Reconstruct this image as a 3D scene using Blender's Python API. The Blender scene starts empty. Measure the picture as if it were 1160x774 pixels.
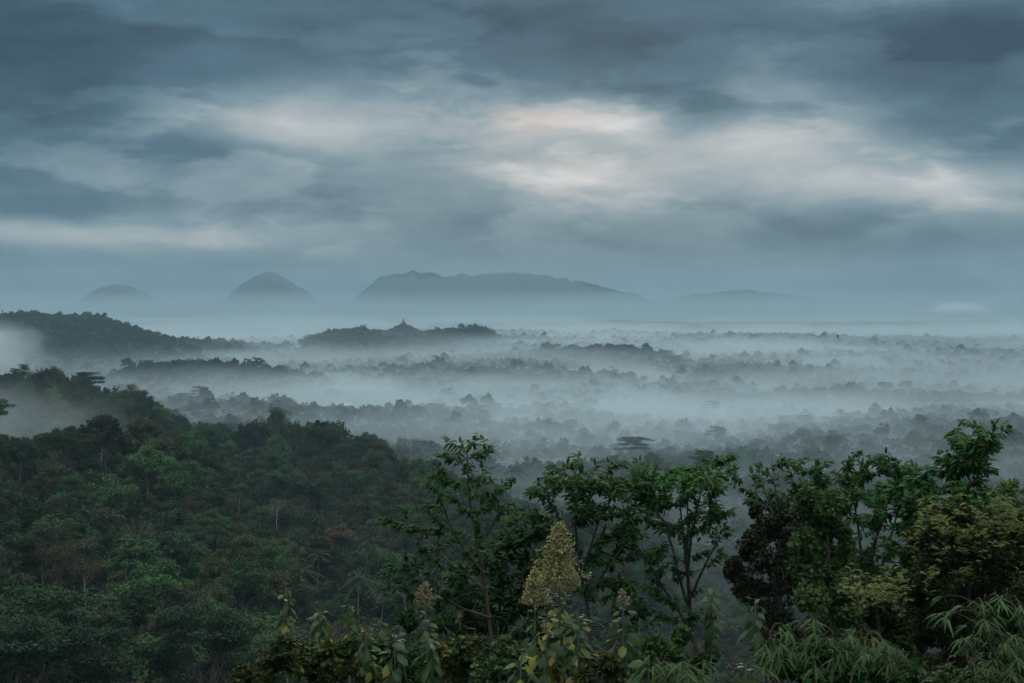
import bpy, bmesh, math, random
import numpy as np

sc = bpy.context.scene
col = sc.collection
R = math.radians
rnd = random.Random(7)
rng = np.random.default_rng(11)

# ---------------------------------------------------------------- camera
CAM = (0.0, 0.0, 150.0)
F = 1790.0            # focal length in pixels of the 1160 px wide photograph
HX, HY = 580.0, 325.0  # where the level direction falls
cam_d = bpy.data.cameras.new('camera')
cam_o = bpy.data.objects.new('camera', cam_d)
col.objects.link(cam_o)
cam_o.location = CAM
cam_o.rotation_euler = (R(90), 0, 0)
cam_d.sensor_width = 36.0
cam_d.lens = 36.0 * F / 1160.0
cam_d.shift_y = -(387 - HY) / 1160.0
cam_d.clip_start = 0.1
cam_d.clip_end = 60000
sc.camera = cam_o

# ---------------------------------------------------------------- render settings
sc.view_settings.view_transform = 'Standard'
sc.view_settings.look = 'None'
sc.view_settings.exposure = 0.0
sc.view_settings.gamma = 1.0
sc.view_settings.use_curve_mapping = False
cy = sc.cycles
cy.max_bounces = 5
cy.diffuse_bounces = 2
cy.glossy_bounces = 1
cy.transmission_bounces = 2
cy.transparent_max_bounces = 8
cy.volume_bounces = 1
cy.volume_step_rate = 1.0
cy.volume_preview_step_rate = 1.0
cy.volume_max_steps = 256
cy.use_denoising = True

# ---------------------------------------------------------------- node helpers
class G:
    """tiny expression builder over a shader node tree"""
    def __init__(s, nt): s.nt = nt
    def n(s, t, **k):
        x = s.nt.nodes.new(t)
        for a, b in k.items(): setattr(x, a, b)
        return x
    def lk(s, a, b): s.nt.links.new(a, b)
    def put(s, sock, v):
        if isinstance(v, bpy.types.NodeSocket): s.lk(v, sock)
        elif v is not None: sock.default_value = v
    def m(s, op, a, b=None, c=None, clamp=False):
        x = s.n('ShaderNodeMath', operation=op, use_clamp=clamp)
        s.put(x.inputs[0], a); s.put(x.inputs[1], b); s.put(x.inputs[2], c)
        return x.outputs[0]
    def v(s, op, a, b=None, c=None):
        x = s.n('ShaderNodeVectorMath', operation=op)
        s.put(x.inputs[0], a); s.put(x.inputs[1], b); s.put(x.inputs[2], c)
        return x.outputs['Value'] if op in ('DOT_PRODUCT', 'LENGTH', 'DISTANCE') else x.outputs[0]
    def xyz(s, a):
        x = s.n('ShaderNodeSeparateXYZ'); s.put(x.inputs[0], a); return x.outputs
    def comb(s, a, b, c):
        x = s.n('ShaderNodeCombineXYZ')
        s.put(x.inputs[0], a); s.put(x.inputs[1], b); s.put(x.inputs[2], c)
        return x.outputs[0]
    def noise(s, vec, scale=1.0, detail=3.0, rough=0.5, color=False):
        x = s.n('ShaderNodeTexNoise'); s.put(x.inputs['Vector'], vec)
        x.inputs['Scale'].default_value = scale; x.inputs['Detail'].default_value = detail
        x.inputs['Roughness'].default_value = rough
        return x.outputs['Color'] if color else x.outputs['Fac']
    def rng(s, v, a, b, c=0.0, d=1.0, smooth=True):
        x = s.n('ShaderNodeMapRange', interpolation_type='SMOOTHSTEP' if smooth else 'LINEAR')
        s.put(x.inputs[0], v)
        for i, q in enumerate((a, b, c, d)): s.put(x.inputs[i + 1], q)
        return x.outputs[0]
    def mix(s, f, a, b, bt='MIX'):
        x = s.n('ShaderNodeMix', data_type='RGBA', blend_type=bt)
        s.put(x.inputs[0], f); s.put(x.inputs[6], a); s.put(x.inputs[7], b)
        return x.outputs[2]
    def ramp(s, f, stops):
        x = s.n('ShaderNodeValToRGB'); s.put(x.inputs[0], f)
        e = x.color_ramp.elements
        for i, (p, c) in enumerate(stops):
            q = e[i] if i < 2 else e.new(p)
            q.position = p; q.color = (*c, 1)
        return x.outputs[0]

def srgb(r, g, b):
    f = lambda c: c / 255 / 12.92 if c <= 10 else ((c / 255 + 0.055) / 1.055) ** 2.4
    return (f(r), f(g), f(b))

# ---------------------------------------------------------------- sky: overcast dawn
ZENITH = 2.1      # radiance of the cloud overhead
SUN_EL, SUN_AZ = 10.0, 3.0      # degrees; behind the brightest break in the cloud
world = bpy.data.worlds.new('World'); sc.world = world
world.use_nodes = True
nt = world.node_tree; nt.nodes.clear(); g = G(nt)
d = g.n('ShaderNodeTexCoord').outputs['Generated']
dx, dy, dz = g.xyz(d)[:]
az = g.m('ARCTAN2', dx, dy)
el = g.m('ARCSINE', dz)
uv = g.comb(az, el, 0.0)
# stretched, warped cloud coordinates
warp = g.noise(g.v('MULTIPLY', uv, (6.0, 17.0, 1.0)), 1.0, 7.0, 0.62, color=True)
warp = g.v('SUBTRACT', warp, (0.5, 0.5, 0.5))
uvw = g.v('MULTIPLY_ADD', warp, (0.070, 0.026, 0.0), uv)
fine = g.noise(g.v('MULTIPLY', uvw, (9.0, 25.0, 1.0)), 1.0, 7.0, 0.56)
streak = g.noise(g.v('MULTIPLY', uvw, (30.0, 85.0, 1.0)), 1.0, 5.0, 0.6)
broad = g.noise(g.v('MULTIPLY_ADD', uvw, (3.2, 11.0, 1.0), (4.3, 1.7, 0.0)), 1.0, 3.0, 0.5)
def blob(px, py, sx, sy, amp, acc, src=uvw):
    v0 = g.v('SUBTRACT', src, (math.atan((px - HX) / F), math.atan((HY - py) / F), 0))
    v1 = g.v('MULTIPLY', v0, (F / (sx * 1.15), F / (sy * 1.2), 0))
    e = g.m('EXPONENT', g.m('MULTIPLY', g.v('DOT_PRODUCT', v1, v1), -0.5))
    return g.m('MULTIPLY_ADD', e, amp * 1.25, acc)
BLOBS = [
    (650, 145, 70, 16, 0.26), (660, 205, 80, 20, 0.34), (860, 160, 70, 22, 0.34), (950, 215, 130, 20, 0.28), (720, 140, 26, 12, 0.2),
    (1150, 210, 60, 18, 0.20), (265, 140, 80, 20, 0.22), (90, 268, 140, 11, 0.42), (430, 150, 110, 42, 0.24),
    (440, 275, 130, 14, 0.08), (1010, 5, 90, 8, 0.14),
    (30, 130, 120, 55, -0.20), (180, 30, 260, 40, -0.06), (788, 118, 38, 26, -0.18), (1100, 105, 100, 42, -0.18),
    (580, 222, 34, 10, -0.10), (900, 272, 330, 16, -0.12), (350, 188, 90, 10, -0.05), (560, 36, 430, 36, -0.17), (330, 215, 160, 20, 0.05),
]
acc = g.m('MULTIPLY_ADD', fine, 0.74, -0.37)
acc = g.m('MULTIPLY_ADD', broad, 0.18, acc)
acc = g.m('MULTIPLY_ADD', streak, 0.10, acc)
sheet = g.noise(g.v('MULTIPLY_ADD', uvw, (5.5, 17.0, 1.0), (8.1, 3.3, 0.0)), 1.0, 5.0, 0.55)
acc = g.m('MULTIPLY_ADD', g.rng(sheet, 0.48, 0.56), 0.15, acc)
acc = g.m('ADD', acc, 0.195)
for b_ in BLOBS: acc = blob(*b_, acc)
# overcast skies are brighter overhead
cloud = g.ramp(acc, [(0.0, srgb(50, 76, 96)), (0.30, srgb(80, 112, 131)), (0.55, srgb(128, 152, 164)),
                     (0.80, srgb(182, 190, 194)), (1.0, srgb(214, 218, 220))])
# warm break in front of the hidden sun
warm = g.m('MINIMUM', blob(615, 138, 36, 8, 0.8, blob(660, 190, 110, 30, 0.22, 0.0)), 1.0)
cloud = g.mix(warm, cloud, g.mix(1.0, cloud, (1.17, 1.02, 0.96, 1), 'MULTIPLY'))
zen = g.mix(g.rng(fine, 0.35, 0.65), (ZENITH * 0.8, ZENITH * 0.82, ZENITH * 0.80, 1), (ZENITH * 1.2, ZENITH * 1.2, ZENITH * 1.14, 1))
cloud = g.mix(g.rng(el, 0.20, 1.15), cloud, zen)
# low sky over the plain: blue-grey
low = g.rng(el, 0.055, 0.0)
cloud = g.mix(g.m('MULTIPLY', low, 0.5), cloud, (*srgb(104, 136, 151), 1))
sky = g.n('ShaderNodeTexSky', sky_type='NISHITA', sun_disc=False)
sky.sun_elevation = R(SUN_EL); sky.sun_rotation = R(SUN_AZ)
bg1 = g.n('ShaderNodeBackground'); g.put(bg1.inputs[0], sky.outputs[0]); bg1.inputs[1].default_value = 0.05
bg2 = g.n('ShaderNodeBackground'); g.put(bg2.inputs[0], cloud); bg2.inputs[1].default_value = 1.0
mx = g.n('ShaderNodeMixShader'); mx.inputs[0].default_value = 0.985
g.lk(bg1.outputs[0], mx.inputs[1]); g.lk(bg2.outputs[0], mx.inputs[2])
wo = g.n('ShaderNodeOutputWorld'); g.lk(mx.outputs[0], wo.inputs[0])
world.cycles.sampling_method = 'MANUAL'; world.cycles.sample_map_resolution = 512

# ---------------------------------------------------------------- sun, veiled by the overcast
sun_d = bpy.data.lights.new('sun', 'SUN')
sun_d.energy = 0.5; sun_d.angle = R(25); sun_d.color = (1.0, 0.93, 0.86)
sun_o = bpy.data.objects.new('sun', sun_d); col.objects.link(sun_o)
sun_o.location = (0, 0, 400)
sun_o.rotation_euler = (R(90 - SUN_EL), 0, R(180 - SUN_AZ))

# ---------------------------------------------------------------- small helpers
def at(px, py, y):
    """a point at depth y whose place in the photograph is (px, py)"""
    return (CAM[0] + (px - HX) / F * y, y, CAM[2] - (py - HY) / F * y)

def tag(o, label=None, cat=None, group=None, kind=None):
    if label: o['label'] = label
    if cat: o['category'] = cat
    if group: o['group'] = group
    if kind: o['kind'] = kind
    return o

def mesh_np(name, V, faces, mats=(), fm=None, smooth=False):
    """faces: list of int arrays (n,k), one per polygon size"""
    me = bpy.data.meshes.new(name)
    V = np.asarray(V, np.float32)
    if not isinstance(faces, (list, tuple)): faces = [faces]
    faces = [f for f in faces if len(f)]
    nl = sum(f.size for f in faces); nf = sum(len(f) for f in faces)
    me.vertices.add(len(V)); me.vertices.foreach_set('co', V.ravel())
    me.loops.add(nl); me.polygons.add(nf)
    me.loops.foreach_set('vertex_index', np.concatenate([f.ravel() for f in faces]).astype(np.int32))
    starts = []; p = 0
    for f in faces:
        starts.append(p + np.arange(len(f)) * f.shape[1]); p += f.size
    me.polygons.foreach_set('loop_start', np.concatenate(starts).astype(np.int32))
    for m_ in mats: me.materials.append(m_)
    if fm is not None: me.polygons.foreach_set('material_index', np.asarray(fm, np.int32))
    if smooth: me.polygons.foreach_set('use_smooth', np.ones(nf, bool))
    me.update(calc_edges=True)
    me.validate()
    return me

def link(name, me, parent=None, loc=None):
    o = bpy.data.objects.new(name, me); col.objects.link(o)
    if parent: o.parent = parent
    if loc is not None: o.location = loc
    return o

def empty(name, loc, rz=0.0):
    o = bpy.data.objects.new(name, None); col.objects.link(o)
    o.location = loc; o.rotation_euler = (0, 0, rz); o.empty_display_size = 0.3
    return o
# ---------------------------------------------------------------- terrain
# spot heights of the hillside: (bearing in photo px, distance, height)
SPOTS = []
def row(dist, *ph):
    for px, h in ph: SPOTS.append((px, math.log(dist), h))
row(3, (0, 148.2), (580, 148.2), (1160, 148.2))
row(12, (0, 145), (580, 145), (1160, 145))
row(30, (0, 138), (300, 138.2), (580, 138.5), (850, 138.5), (1160, 139))
row(50, (0, 129), (300, 131), (580, 131), (850, 130), (1160, 131))
row(80, (0, 117), (300, 117), (580, 116), (1160, 118))
row(130, (0, 97), (300, 98), (580, 92), (1160, 92))
row(200, (-200, 92), (0, 86), (150, 83), (300, 78), (450, 76), (600, 68), (850, 62), (1160, 62))
row(300, (-200, 96), (0, 84), (150, 79), (300, 71), (450, 62), (600, 54), (850, 46), (1160, 46))
row(400, (-200, 100), (0, 87), (100, 84), (200, 78), (300, 67), (400, 62), (500, 52), (600, 42), (850, 32), (1160, 32))
row(500, (-200, 110), (0, 95), (100, 93), (200, 88), (300, 64), (400, 58), (500, 47), (600, 34), (850, 22), (1160, 22))
row(600, (-200, 90), (0, 72), (100, 70), (200, 66), (300, 62), (400, 56), (500, 49), (600, 34), (850, 14), (1160, 14))
row(700, (-200, 70), (0, 46), (100, 46), (200, 52), (300, 58), (350, 58), (400, 60), (450, 55), (500, 46), (550, 38), (600, 28), (850, 9), (1160, 8))
row(830, (-200, 76), (0, 66), (100, 62), (200, 55), (250, 54), (300, 58), (350, 58), (400, 52), (450, 41), (500, 30), (550, 24), (600, 10), (850, 5), (1160, 4))
row(950, (-200, 86), (0, 84), (60, 80), (130, 70), (200, 56), (250, 38), (300, 24), (400, 10), (500, 4), (600, 2), (850, 2), (1160, 2))
row(1150, (-200, 60), (0, 40), (100, 30), (200, 20), (300, 10), (400, 5), (600, 0), (850, 0), (1160, 0))
row(1400, (-200, 10), (0, 8), (200, 4), (400, 0), (700, 0), (1160, 0))
row(2000, (-300, 0), (0, 0), (400, 0), (800, 0), (1160, 0))
SP = np.array(SPOTS)
# ridges on the plain: [(px, treetop py)], distance, half width, distance drift
RIDGES = [
    ([(-260, 352), (-60, 350), (0, 355), (40, 354), (75, 356), (105, 356), (130, 366), (150, 377), (185, 382), (235, 385), (290, 392), (330, 402)], 2900, 340, 300),
    ([(300, 396), (345, 385), (370, 376), (400, 373), (430, 377), (457, 378), (482, 377), (515, 373), (548, 373), (566, 383), (585, 389), (620, 395), (680, 402)], 3740, 430, 0),
    ([(60, 440), (95, 434), (130, 427), (160, 415), (180, 412), (240, 410), (270, 415), (300, 417), (340, 421), (370, 427), (395, 436), (430, 452)], 2050, 210, 150),
    ([(600, 372), (640, 366), (700, 364), (760, 366), (850, 369), (900, 372)], 5600, 300, 0),
    ([(600, 402), (650, 394), (700, 393), (740, 398), (790, 408)], 2750, 200, 100),
    ([(640, 380), (700, 376), (780, 378), (900, 380), (1000, 384)], 4200, 200, 0),
]
TREE_H = 13.0
def _ridges():
    out = []
    for pts, dist, wid, drift in RIDGES:
        n = len(pts); P = []
        for i, (px, py) in enumerate(pts):
            dd = dist + drift * i / (n - 1)
            P.append(((px - HX) / F * dd, dd, 150 - (py - HY) / F * dd - TREE_H))
        P = np.array(P)
        # densify
        t = np.linspace(0, n - 1, n * 6)
        out.append((np.stack([np.interp(t, np.arange(n), P[:, k]) for k in range(3)], 1), wid))
    return out
RP = _ridges()

class VNoise:
    """smooth lattice value noise"""
    def __init__(s, seed): s.t = np.random.default_rng(seed).random((64, 64))
    def __call__(s, x, y):
        xi = np.floor(x).astype(int); yi = np.floor(y).astype(int)
        fx = x - xi; fy = y - yi
        fx = fx * fx * (3 - 2 * fx); fy = fy * fy * (3 - 2 * fy)
        a, b = xi % 64, yi % 64; a1, b1 = (a + 1) % 64, (b + 1) % 64
        t = s.t
        return ((t[a, b] * (1 - fx) + t[a1, b] * fx) * (1 - fy) + (t[a, b1] * (1 - fx) + t[a1, b1] * fx) * fy)
vn1, vn2, vn3 = VNoise(1), VNoise(2), VNoise(3)

def height(x, y):
    x = np.atleast_1d(np.asarray(x, float)); y = np.atleast_1d(np.asarray(y, float))
    r = np.hypot(x, y) + 1e-6
    ang = np.arctan2(x, y)
    px = HX + F * np.tan(np.clip(ang, -1.2, 1.2)); px = np.clip(px, -420, 1400)
    lr = np.log(np.maximum(r, 2.0))
    h = np.zeros_like(r)
    near = r < 2600
    if near.any():
        A = np.stack([px[near] / 110.0, lr[near] / 0.16], 1)
        B = np.stack([SP[:, 0] / 110.0, SP[:, 1] / 0.16], 1)
        hh = np.zeros(near.sum())
        for i in range(0, len(A), 20000):
            D = ((A[i:i + 20000, None, :] - B[None]) ** 2).sum(2)
            W = 1.0 / (D + 0.12) ** 2.6
            hh[i:i + 20000] = (W * SP[:, 2]).sum(1) / W.sum(1)
        f = np.clip((2600 - r[near]) / 600, 0, 1)
        h[near] = hh * f
    # undulation of the plain
    und = (vn1(x / 620 + 9, y / 380) - 0.5) * 30 + (vn2(x / 210, y / 150 + 5) - 0.5) * 12
    h = h + (und + 3) * np.clip((r - 600) / 900, 0, 1) * (1 - 0.75 * np.clip((r - 4600) / 1800, 0, 1))
    # near hillside roughness
    h = h + (vn3(x / 24, y / 24) - 0.5) * 3.0 * np.clip((r - 60) / 150, 0, 1)
    for P, wid in RP:
        m = (r > P[:, 1].min() * 0.6) & (r < P[:, 1].max() * 1.5)
        if not m.any(): continue
        xm, ym = x[m], y[m]
        best = np.full(xm.shape, -50.0)
        for i in range(0, len(xm), 40000):
            D = (xm[i:i + 40000, None] - P[:, 0]) ** 2 + (ym[i:i + 40000, None] - P[:, 1]) ** 2
            step = np.hypot(*(P[1, :2] - P[0, :2]))
            K = P[:, 2] * np.exp(-D / (2 * (wid * 0.55) ** 2))
            j = D.argmin(1)
            best[i:i + 40000] = P[j, 2] * np.exp(-D[np.arange(len(j)), j] / (2 * (wid * 0.6) ** 2))
        h[m] = np.maximum(h[m], 0) * 0 + np.where(best > 1, np.maximum(h[m], best + (h[m] * 0.15)), h[m])
    return h

def build_ground():
    rr = np.concatenate([[0.0], np.geomspace(1.5, 12000, 330)])
    a1 = np.linspace(R(-24), R(24), 420)
    a2 = np.linspace(R(24), R(336), 90)[1:-1]
    aa = np.concatenate([a1, a2])
    na = len(aa)
    RR, AA = np.meshgrid(rr[1:], aa, indexing='ij')
    X = RR * np.sin(AA); Y = RR * np.cos(AA)
    Z = height(X.ravel(), Y.ravel())
    V = np.concatenate([[[0, 0, 148.3]], np.stack([X.ravel(), Y.ravel(), Z], 1)])
    nr = len(rr) - 1
    i = np.arange(nr - 1)[:, None]; j = np.arange(na)[None]
    j1 = (j + 1) % na
    q = np.stack([1 + i * na + j, 1 + i * na + j1, 1 + (i + 1) * na + j1, 1 + (i + 1) * na + j], -1).reshape(-1, 4)
    j = np.arange(na); t = np.stack([np.zeros(na, int), 1 + (j + 1) % na, 1 + j], 1)
    q = q[:, ::-1]
    m = bpy.data.materials.new('forest_floor'); m.use_nodes = True
    g = G(m.node_tree); b = m.node_tree.nodes['Principled BSDF']
    p = g.n('ShaderNodeNewGeometry').outputs['Position']
    n1 = g.noise(p, 0.35, 5.0, 0.6); n2 = g.noise(p, 0.004, 4.0, 0.6)
    c = g.ramp(n1, [(0.3, (0.010, 0.013, 0.008)), (0.6, (0.018, 0.026, 0.012)), (0.8, (0.03, 0.03, 0.018))])
    c2 = g.ramp(n1, [(0.3, (0.03, 0.045, 0.02)), (0.7, (0.05, 0.065, 0.032))])
    c = g.mix(g.rng(n2, 0.5, 0.62), c, c2)
    g.put(b.inputs['Base Color'], c); b.inputs['Roughness'].default_value = 1.0
    me = mesh_np('ground', V, [q, t], [m], smooth=True)
    o = link('ground', me); tag(o, kind='structure', label='wooded hill and misty plain reaching to the horizon')
    return o
ground = build_ground()

def gz(x, y): return float(height(x, y)[0])

# ---------------------------------------------------------------- far mountains
def build_mountain(name, prof, dist, depth, rough, seed, label, squeeze=1.0):
    """prof: [(px, py)] silhouette, built as a real hill of the given depth"""
    P = np.array(prof, float); mid = P[P[:, 1].argmin(), 0]; P[:, 0] = mid + (P[:, 0] - mid) * squeeze
    nx, ny = 260, 40
    px = np.linspace(P[0, 0], P[-1, 0], nx)
    py = np.interp(px, P[:, 0], P[:, 1], left=352, right=352)
    vn = VNoise(seed)
    py = py - (vn(px / 9, px * 0 + 3) - 0.5) * rough - (vn(px / 3.5, px * 0 + 9) - 0.5) * rough * 0.5
    top = 150 - (py - HY) / F * dist
    t = np.linspace(-1, 1, ny)
    X = (px - HX) / F * dist
    XX, TT = np.meshgrid(X, t, indexing='ij')
    sh = np.cos(np.clip(TT, -1, 1) * math.pi / 2) ** 1.0
    YY = dist + TT * depth + (vn(XX / 300, TT * 3) - 0.5) * 300
    ZZ = -20 + (top[:, None] + 20) * sh * (1 - 0.12 * vn(XX / 160 + 5, TT * 4) * np.abs(TT))
    V = np.stack([XX.ravel(), YY.ravel(), ZZ.ravel()], 1)
    i = np.arange(nx - 1)[:, None]; j = np.arange(ny - 1)[None]
    q = np.stack([i * ny + j, (i + 1) * ny + j, (i + 1) * ny + j + 1, i * ny + j + 1], -1).reshape(-1, 4)
    m = bpy.data.materials.get('far_forest_slope')
    if not m:
        m = bpy.data.materials.new('far_forest_slope'); m.use_nodes = True
        g = G(m.node_tree); b = m.node_tree.nodes['Principled BSDF']
        p = g.n('ShaderNodeNewGeometry').outputs['Position']
        g.put(b.inputs['Base Color'], g.ramp(g.noise(p, 0.01, 5.0, 0.6), [(0.3, (0.016, 0.026, 0.020)), (0.7, (0.032, 0.045, 0.034))]))  # base colour lowered and less green, toward the hills' haze-blue silhouette
        b.inputs['Roughness'].default_value = 1.0
    o = link(name, mesh_np(name, V, q, [m], smooth=True))
    tag(o, kind='structure', label=label)
build_mountain('hill', [(215, 353), (235, 344), (252, 332), (264, 325), (274, 319.5), (285, 313.5), (295, 309.5), (304, 307.5), (311, 308.5), (322, 312.5), (333, 318), (345, 323.5), (360, 331), (380, 344), (400, 353)], 10800, 600, 2.2, 21, 'lone cone-shaped hill rising from the far mist', 0.74)
build_mountain('hills', [(385, 353), (400, 342), (412, 331), (422, 323), (430, 316), (445, 311.5), (456, 309), (468, 307), (478, 309), (490, 310), (503, 314), (514, 314), (524, 309.5), (535, 314), (548, 311), (560, 309), (572, 310), (583, 308),
    (600, 309), (618, 311), (640, 316), (665, 321), (684, 325), (712, 331), (750, 343), (790, 353)], 11000, 700, 3.4, 22, 'low mountain range along the horizon')
build_mountain('hill', [(720, 353), (780, 335), (815, 330), (845, 328), (872, 331.5), (910, 336), (980, 353)], 11300, 600, 1.6, 24, 'very faint low rise right of the mountain range')
build_mountain('hill', [(75, 353), (106, 330), (120, 323.5), (133, 321.5), (150, 324.5), (164, 330), (200, 353)], 11300, 500, 1.4, 23, 'faint small hill left of the cone-shaped hill')
# ---------------------------------------------------------------- air
def box_mesh(name, x0, x1, y0, y1, z0, z1):
    V = [(x, y, z) for x in (x0, x1) for y in (y0, y1) for z in (z0, z1)]
    Fq = np.array([(0, 1, 3, 2), (4, 6, 7, 5), (0, 4, 5, 1), (2, 3, 7, 6), (0, 2, 6, 4), (1, 5, 7, 3)])
    return mesh_np(name, V, Fq)
def build_haze():
    me = box_mesh('haze', -12500, 12500, -12500, 12500, -32, 262)
    m = bpy.data.materials.new('haze_air'); m.use_nodes = True
    nt = m.node_tree; nt.nodes.clear(); g = G(nt)
    v = g.n('ShaderNodeVolumePrincipled')
    v.inputs['Color'].default_value = (0.36, 0.56, 0.68, 1)  # dark blue tint sets the aerial tone under neutral sky light
    v.inputs['Density'].default_value = HAZE
    v.inputs['Anisotropy'].default_value = 0.2
    o = g.n('ShaderNodeOutputMaterial'); g.lk(v.outputs[0], o.inputs['Volume'])
    me.materials.append(m)
    tag(link('haze', me), kind='stuff', label='blue-grey morning haze filling the whole valley air')
def build_mist():
    me = box_mesh('mist', -4200, 4700, 430, 12300, -30, 190)
    m = bpy.data.materials.new('valley_mist'); m.use_nodes = True
    nt = m.node_tree; nt.nodes.clear(); g = G(nt)
    p = g.n('ShaderNodeNewGeometry').outputs['Position']
    X, Y, Z = g.xyz(p)[:]
    # broad banks, broken by wisps
    n1 = g.noise(g.v('MULTIPLY', p, (1 / 620, 1 / 520, 1 / 200)), 1.0, 3.0, 0.55)
    n2 = g.noise(g.v('MULTIPLY', p, (1 / 100, 1 / 170, 1 / 30)), 1.0, 2.0, 0.6)
    a = g.m('MULTIPLY_ADD', n2, 0.42, g.m('SUBTRACT', n1, 0.21))
    a = g.rng(a, 0.36, 0.62)
    top = g.m('MULTIPLY_ADD', n1, 120.0, -9.0)
    fall = g.rng(Z, g.m('MULTIPLY', top, 0.2), top, 1.0, 0.0)
    dens = g.m('MULTIPLY', g.m('MULTIPLY', a, fall), MIST)
    dens = g.m('MULTIPLY', dens, g.rng(Y, 650.0, 1400.0, 0.25, 1.0))
    n0 = g.noise(g.v('MULTIPLY', p, (1 / 1500, 1 / 1100, 0.0)), 1.0, 2.0, 0.5)
    dens = g.m('MULTIPLY', dens, g.rng(n0, 0.36, 0.60, 0.35, 1.6))
    # thin even ground fog, thicker in the hollows
    dens = g.m('MULTIPLY_ADD', g.m('MULTIPLY', g.rng(Z, 62.0, 5.0), g.rng(Y, 620.0, 1700.0)), MIST * 0.26, dens)
    # the deep fog bank that swallows the far end of the plain
    ft = g.m('MULTIPLY_ADD', n1, 90.0, 98.0)
    far = g.m('MULTIPLY', g.rng(Y, 5200.0, 7600.0), g.rng(Z, g.m('SUBTRACT', ft, 110.0), ft, 1.0, 0.0))
    dens = g.m('MULTIPLY_ADD', far, 5e-4, dens)
    # the air is clearer round the temple hill
    q = g.v('MULTIPLY', g.v('SUBTRACT', p, (-240.0, 3450.0, 0.0)), (1 / 420, 1 / 480, 0.0))
    dens = g.m('MULTIPLY', dens, g.m('SUBTRACT', 1.0, g.m('MULTIPLY', 0.8, g.m('EXPONENT', g.m('MULTIPLY', g.v('DOT_PRODUCT', q, q), -1.0)))))
    v = g.n('ShaderNodeVolumePrincipled')
    g.put(v.inputs['Color'], g.mix(g.rng(Y, 3500.0, 7500.0), (0.72, 0.88, 0.96, 1), (0.46, 0.63, 0.74, 1)))  # scatter colour dimmed and blued with distance, tinting in the far haze tone
    g.put(v.inputs['Density'], dens)
    v.inputs['Anisotropy'].default_value = 0.2
    o = g.n('ShaderNodeOutputMaterial'); g.lk(v.outputs[0], o.inputs['Volume'])
    m.cycles.volume_sampling = 'DISTANCE'
    m.cycles.volume_step_rate = 0.08
    me.materials.append(m)
    tag(link('mist', me), kind='stuff', label='pale mist lying in banks over the wooded plain')
def build_smoke(name, label, x0, x1, y0, y1, z0, z1, dens, lean):
    """a rising puff: dense at its core, torn at the rim"""
    me = box_mesh(name, x0, x1, y0, y1, z0, z1)
    m = bpy.data.materials.new(name + '_air'); m.use_nodes = True
    nt = m.node_tree; nt.nodes.clear(); g = G(nt)
    p = g.n('ShaderNodeNewGeometry').outputs['Position']
    cx, cy_, cz = (x0 + x1) / 2, (y0 + y1) / 2, (z0 + z1) / 2
    w = g.v('SUBTRACT', g.noise(g.v('MULTIPLY', p, (1 / 38, 1 / 60, 1 / 26)), 1.0, 4.0, 0.6, color=True), (0.5, 0.5, 0.5))
    q = g.v('MULTIPLY_ADD', w, ((x1 - x0) * 0.55, (y1 - y0) * 0.3, (z1 - z0) * 0.35), p)
    X, Y, Z = g.xyz(g.v('SUBTRACT', q, (cx, cy_, cz)))[:]
    X = g.m('MULTIPLY_ADD', Z, -lean, X)
    e = g.v('LENGTH', g.comb(g.m('DIVIDE', X, (x1 - x0) * 0.36), g.m('DIVIDE', Y, (y1 - y0) * 0.4), g.m('DIVIDE', Z, (z1 - z0) * 0.42)))
    v = g.n('ShaderNodeVolumePrincipled'); v.inputs['Color'].default_value = (0.80, 0.94, 1.0, 1)
    g.put(v.inputs['Density'], g.m('MULTIPLY', g.rng(e, 0.95, 0.2), dens)); v.inputs['Anisotropy'].default_value = 0.2
    o = g.n('ShaderNodeOutputMaterial'); g.lk(v.outputs[0], o.inputs['Volume'])
    m.cycles.volume_sampling = 'DISTANCE'; m.cycles.volume_step_rate = 0.5
    me.materials.append(m); tag(link(name, me), kind='stuff', label=label)
HAZE = 1.0e-4
MIST = 4.8e-3
build_haze()
build_mist()
build_smoke('smoke', 'pale smoke rising behind the middle ridge at the left edge', -530, -360, 1180, 1420, 55, 150, 1.5e-2, -0.5)
build_smoke('smoke', 'low smoke lying in the hollow behind the near ridge at the left edge', -360, -120, 600, 760, 62, 122, 6e-3, -0.8)
build_smoke('cloud_puff', 'small bright cloud puff lying on the far plain near the right edge', 1620, 2060, 6300, 6700, -25, 112, 2.2e-2, 0.0)
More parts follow.
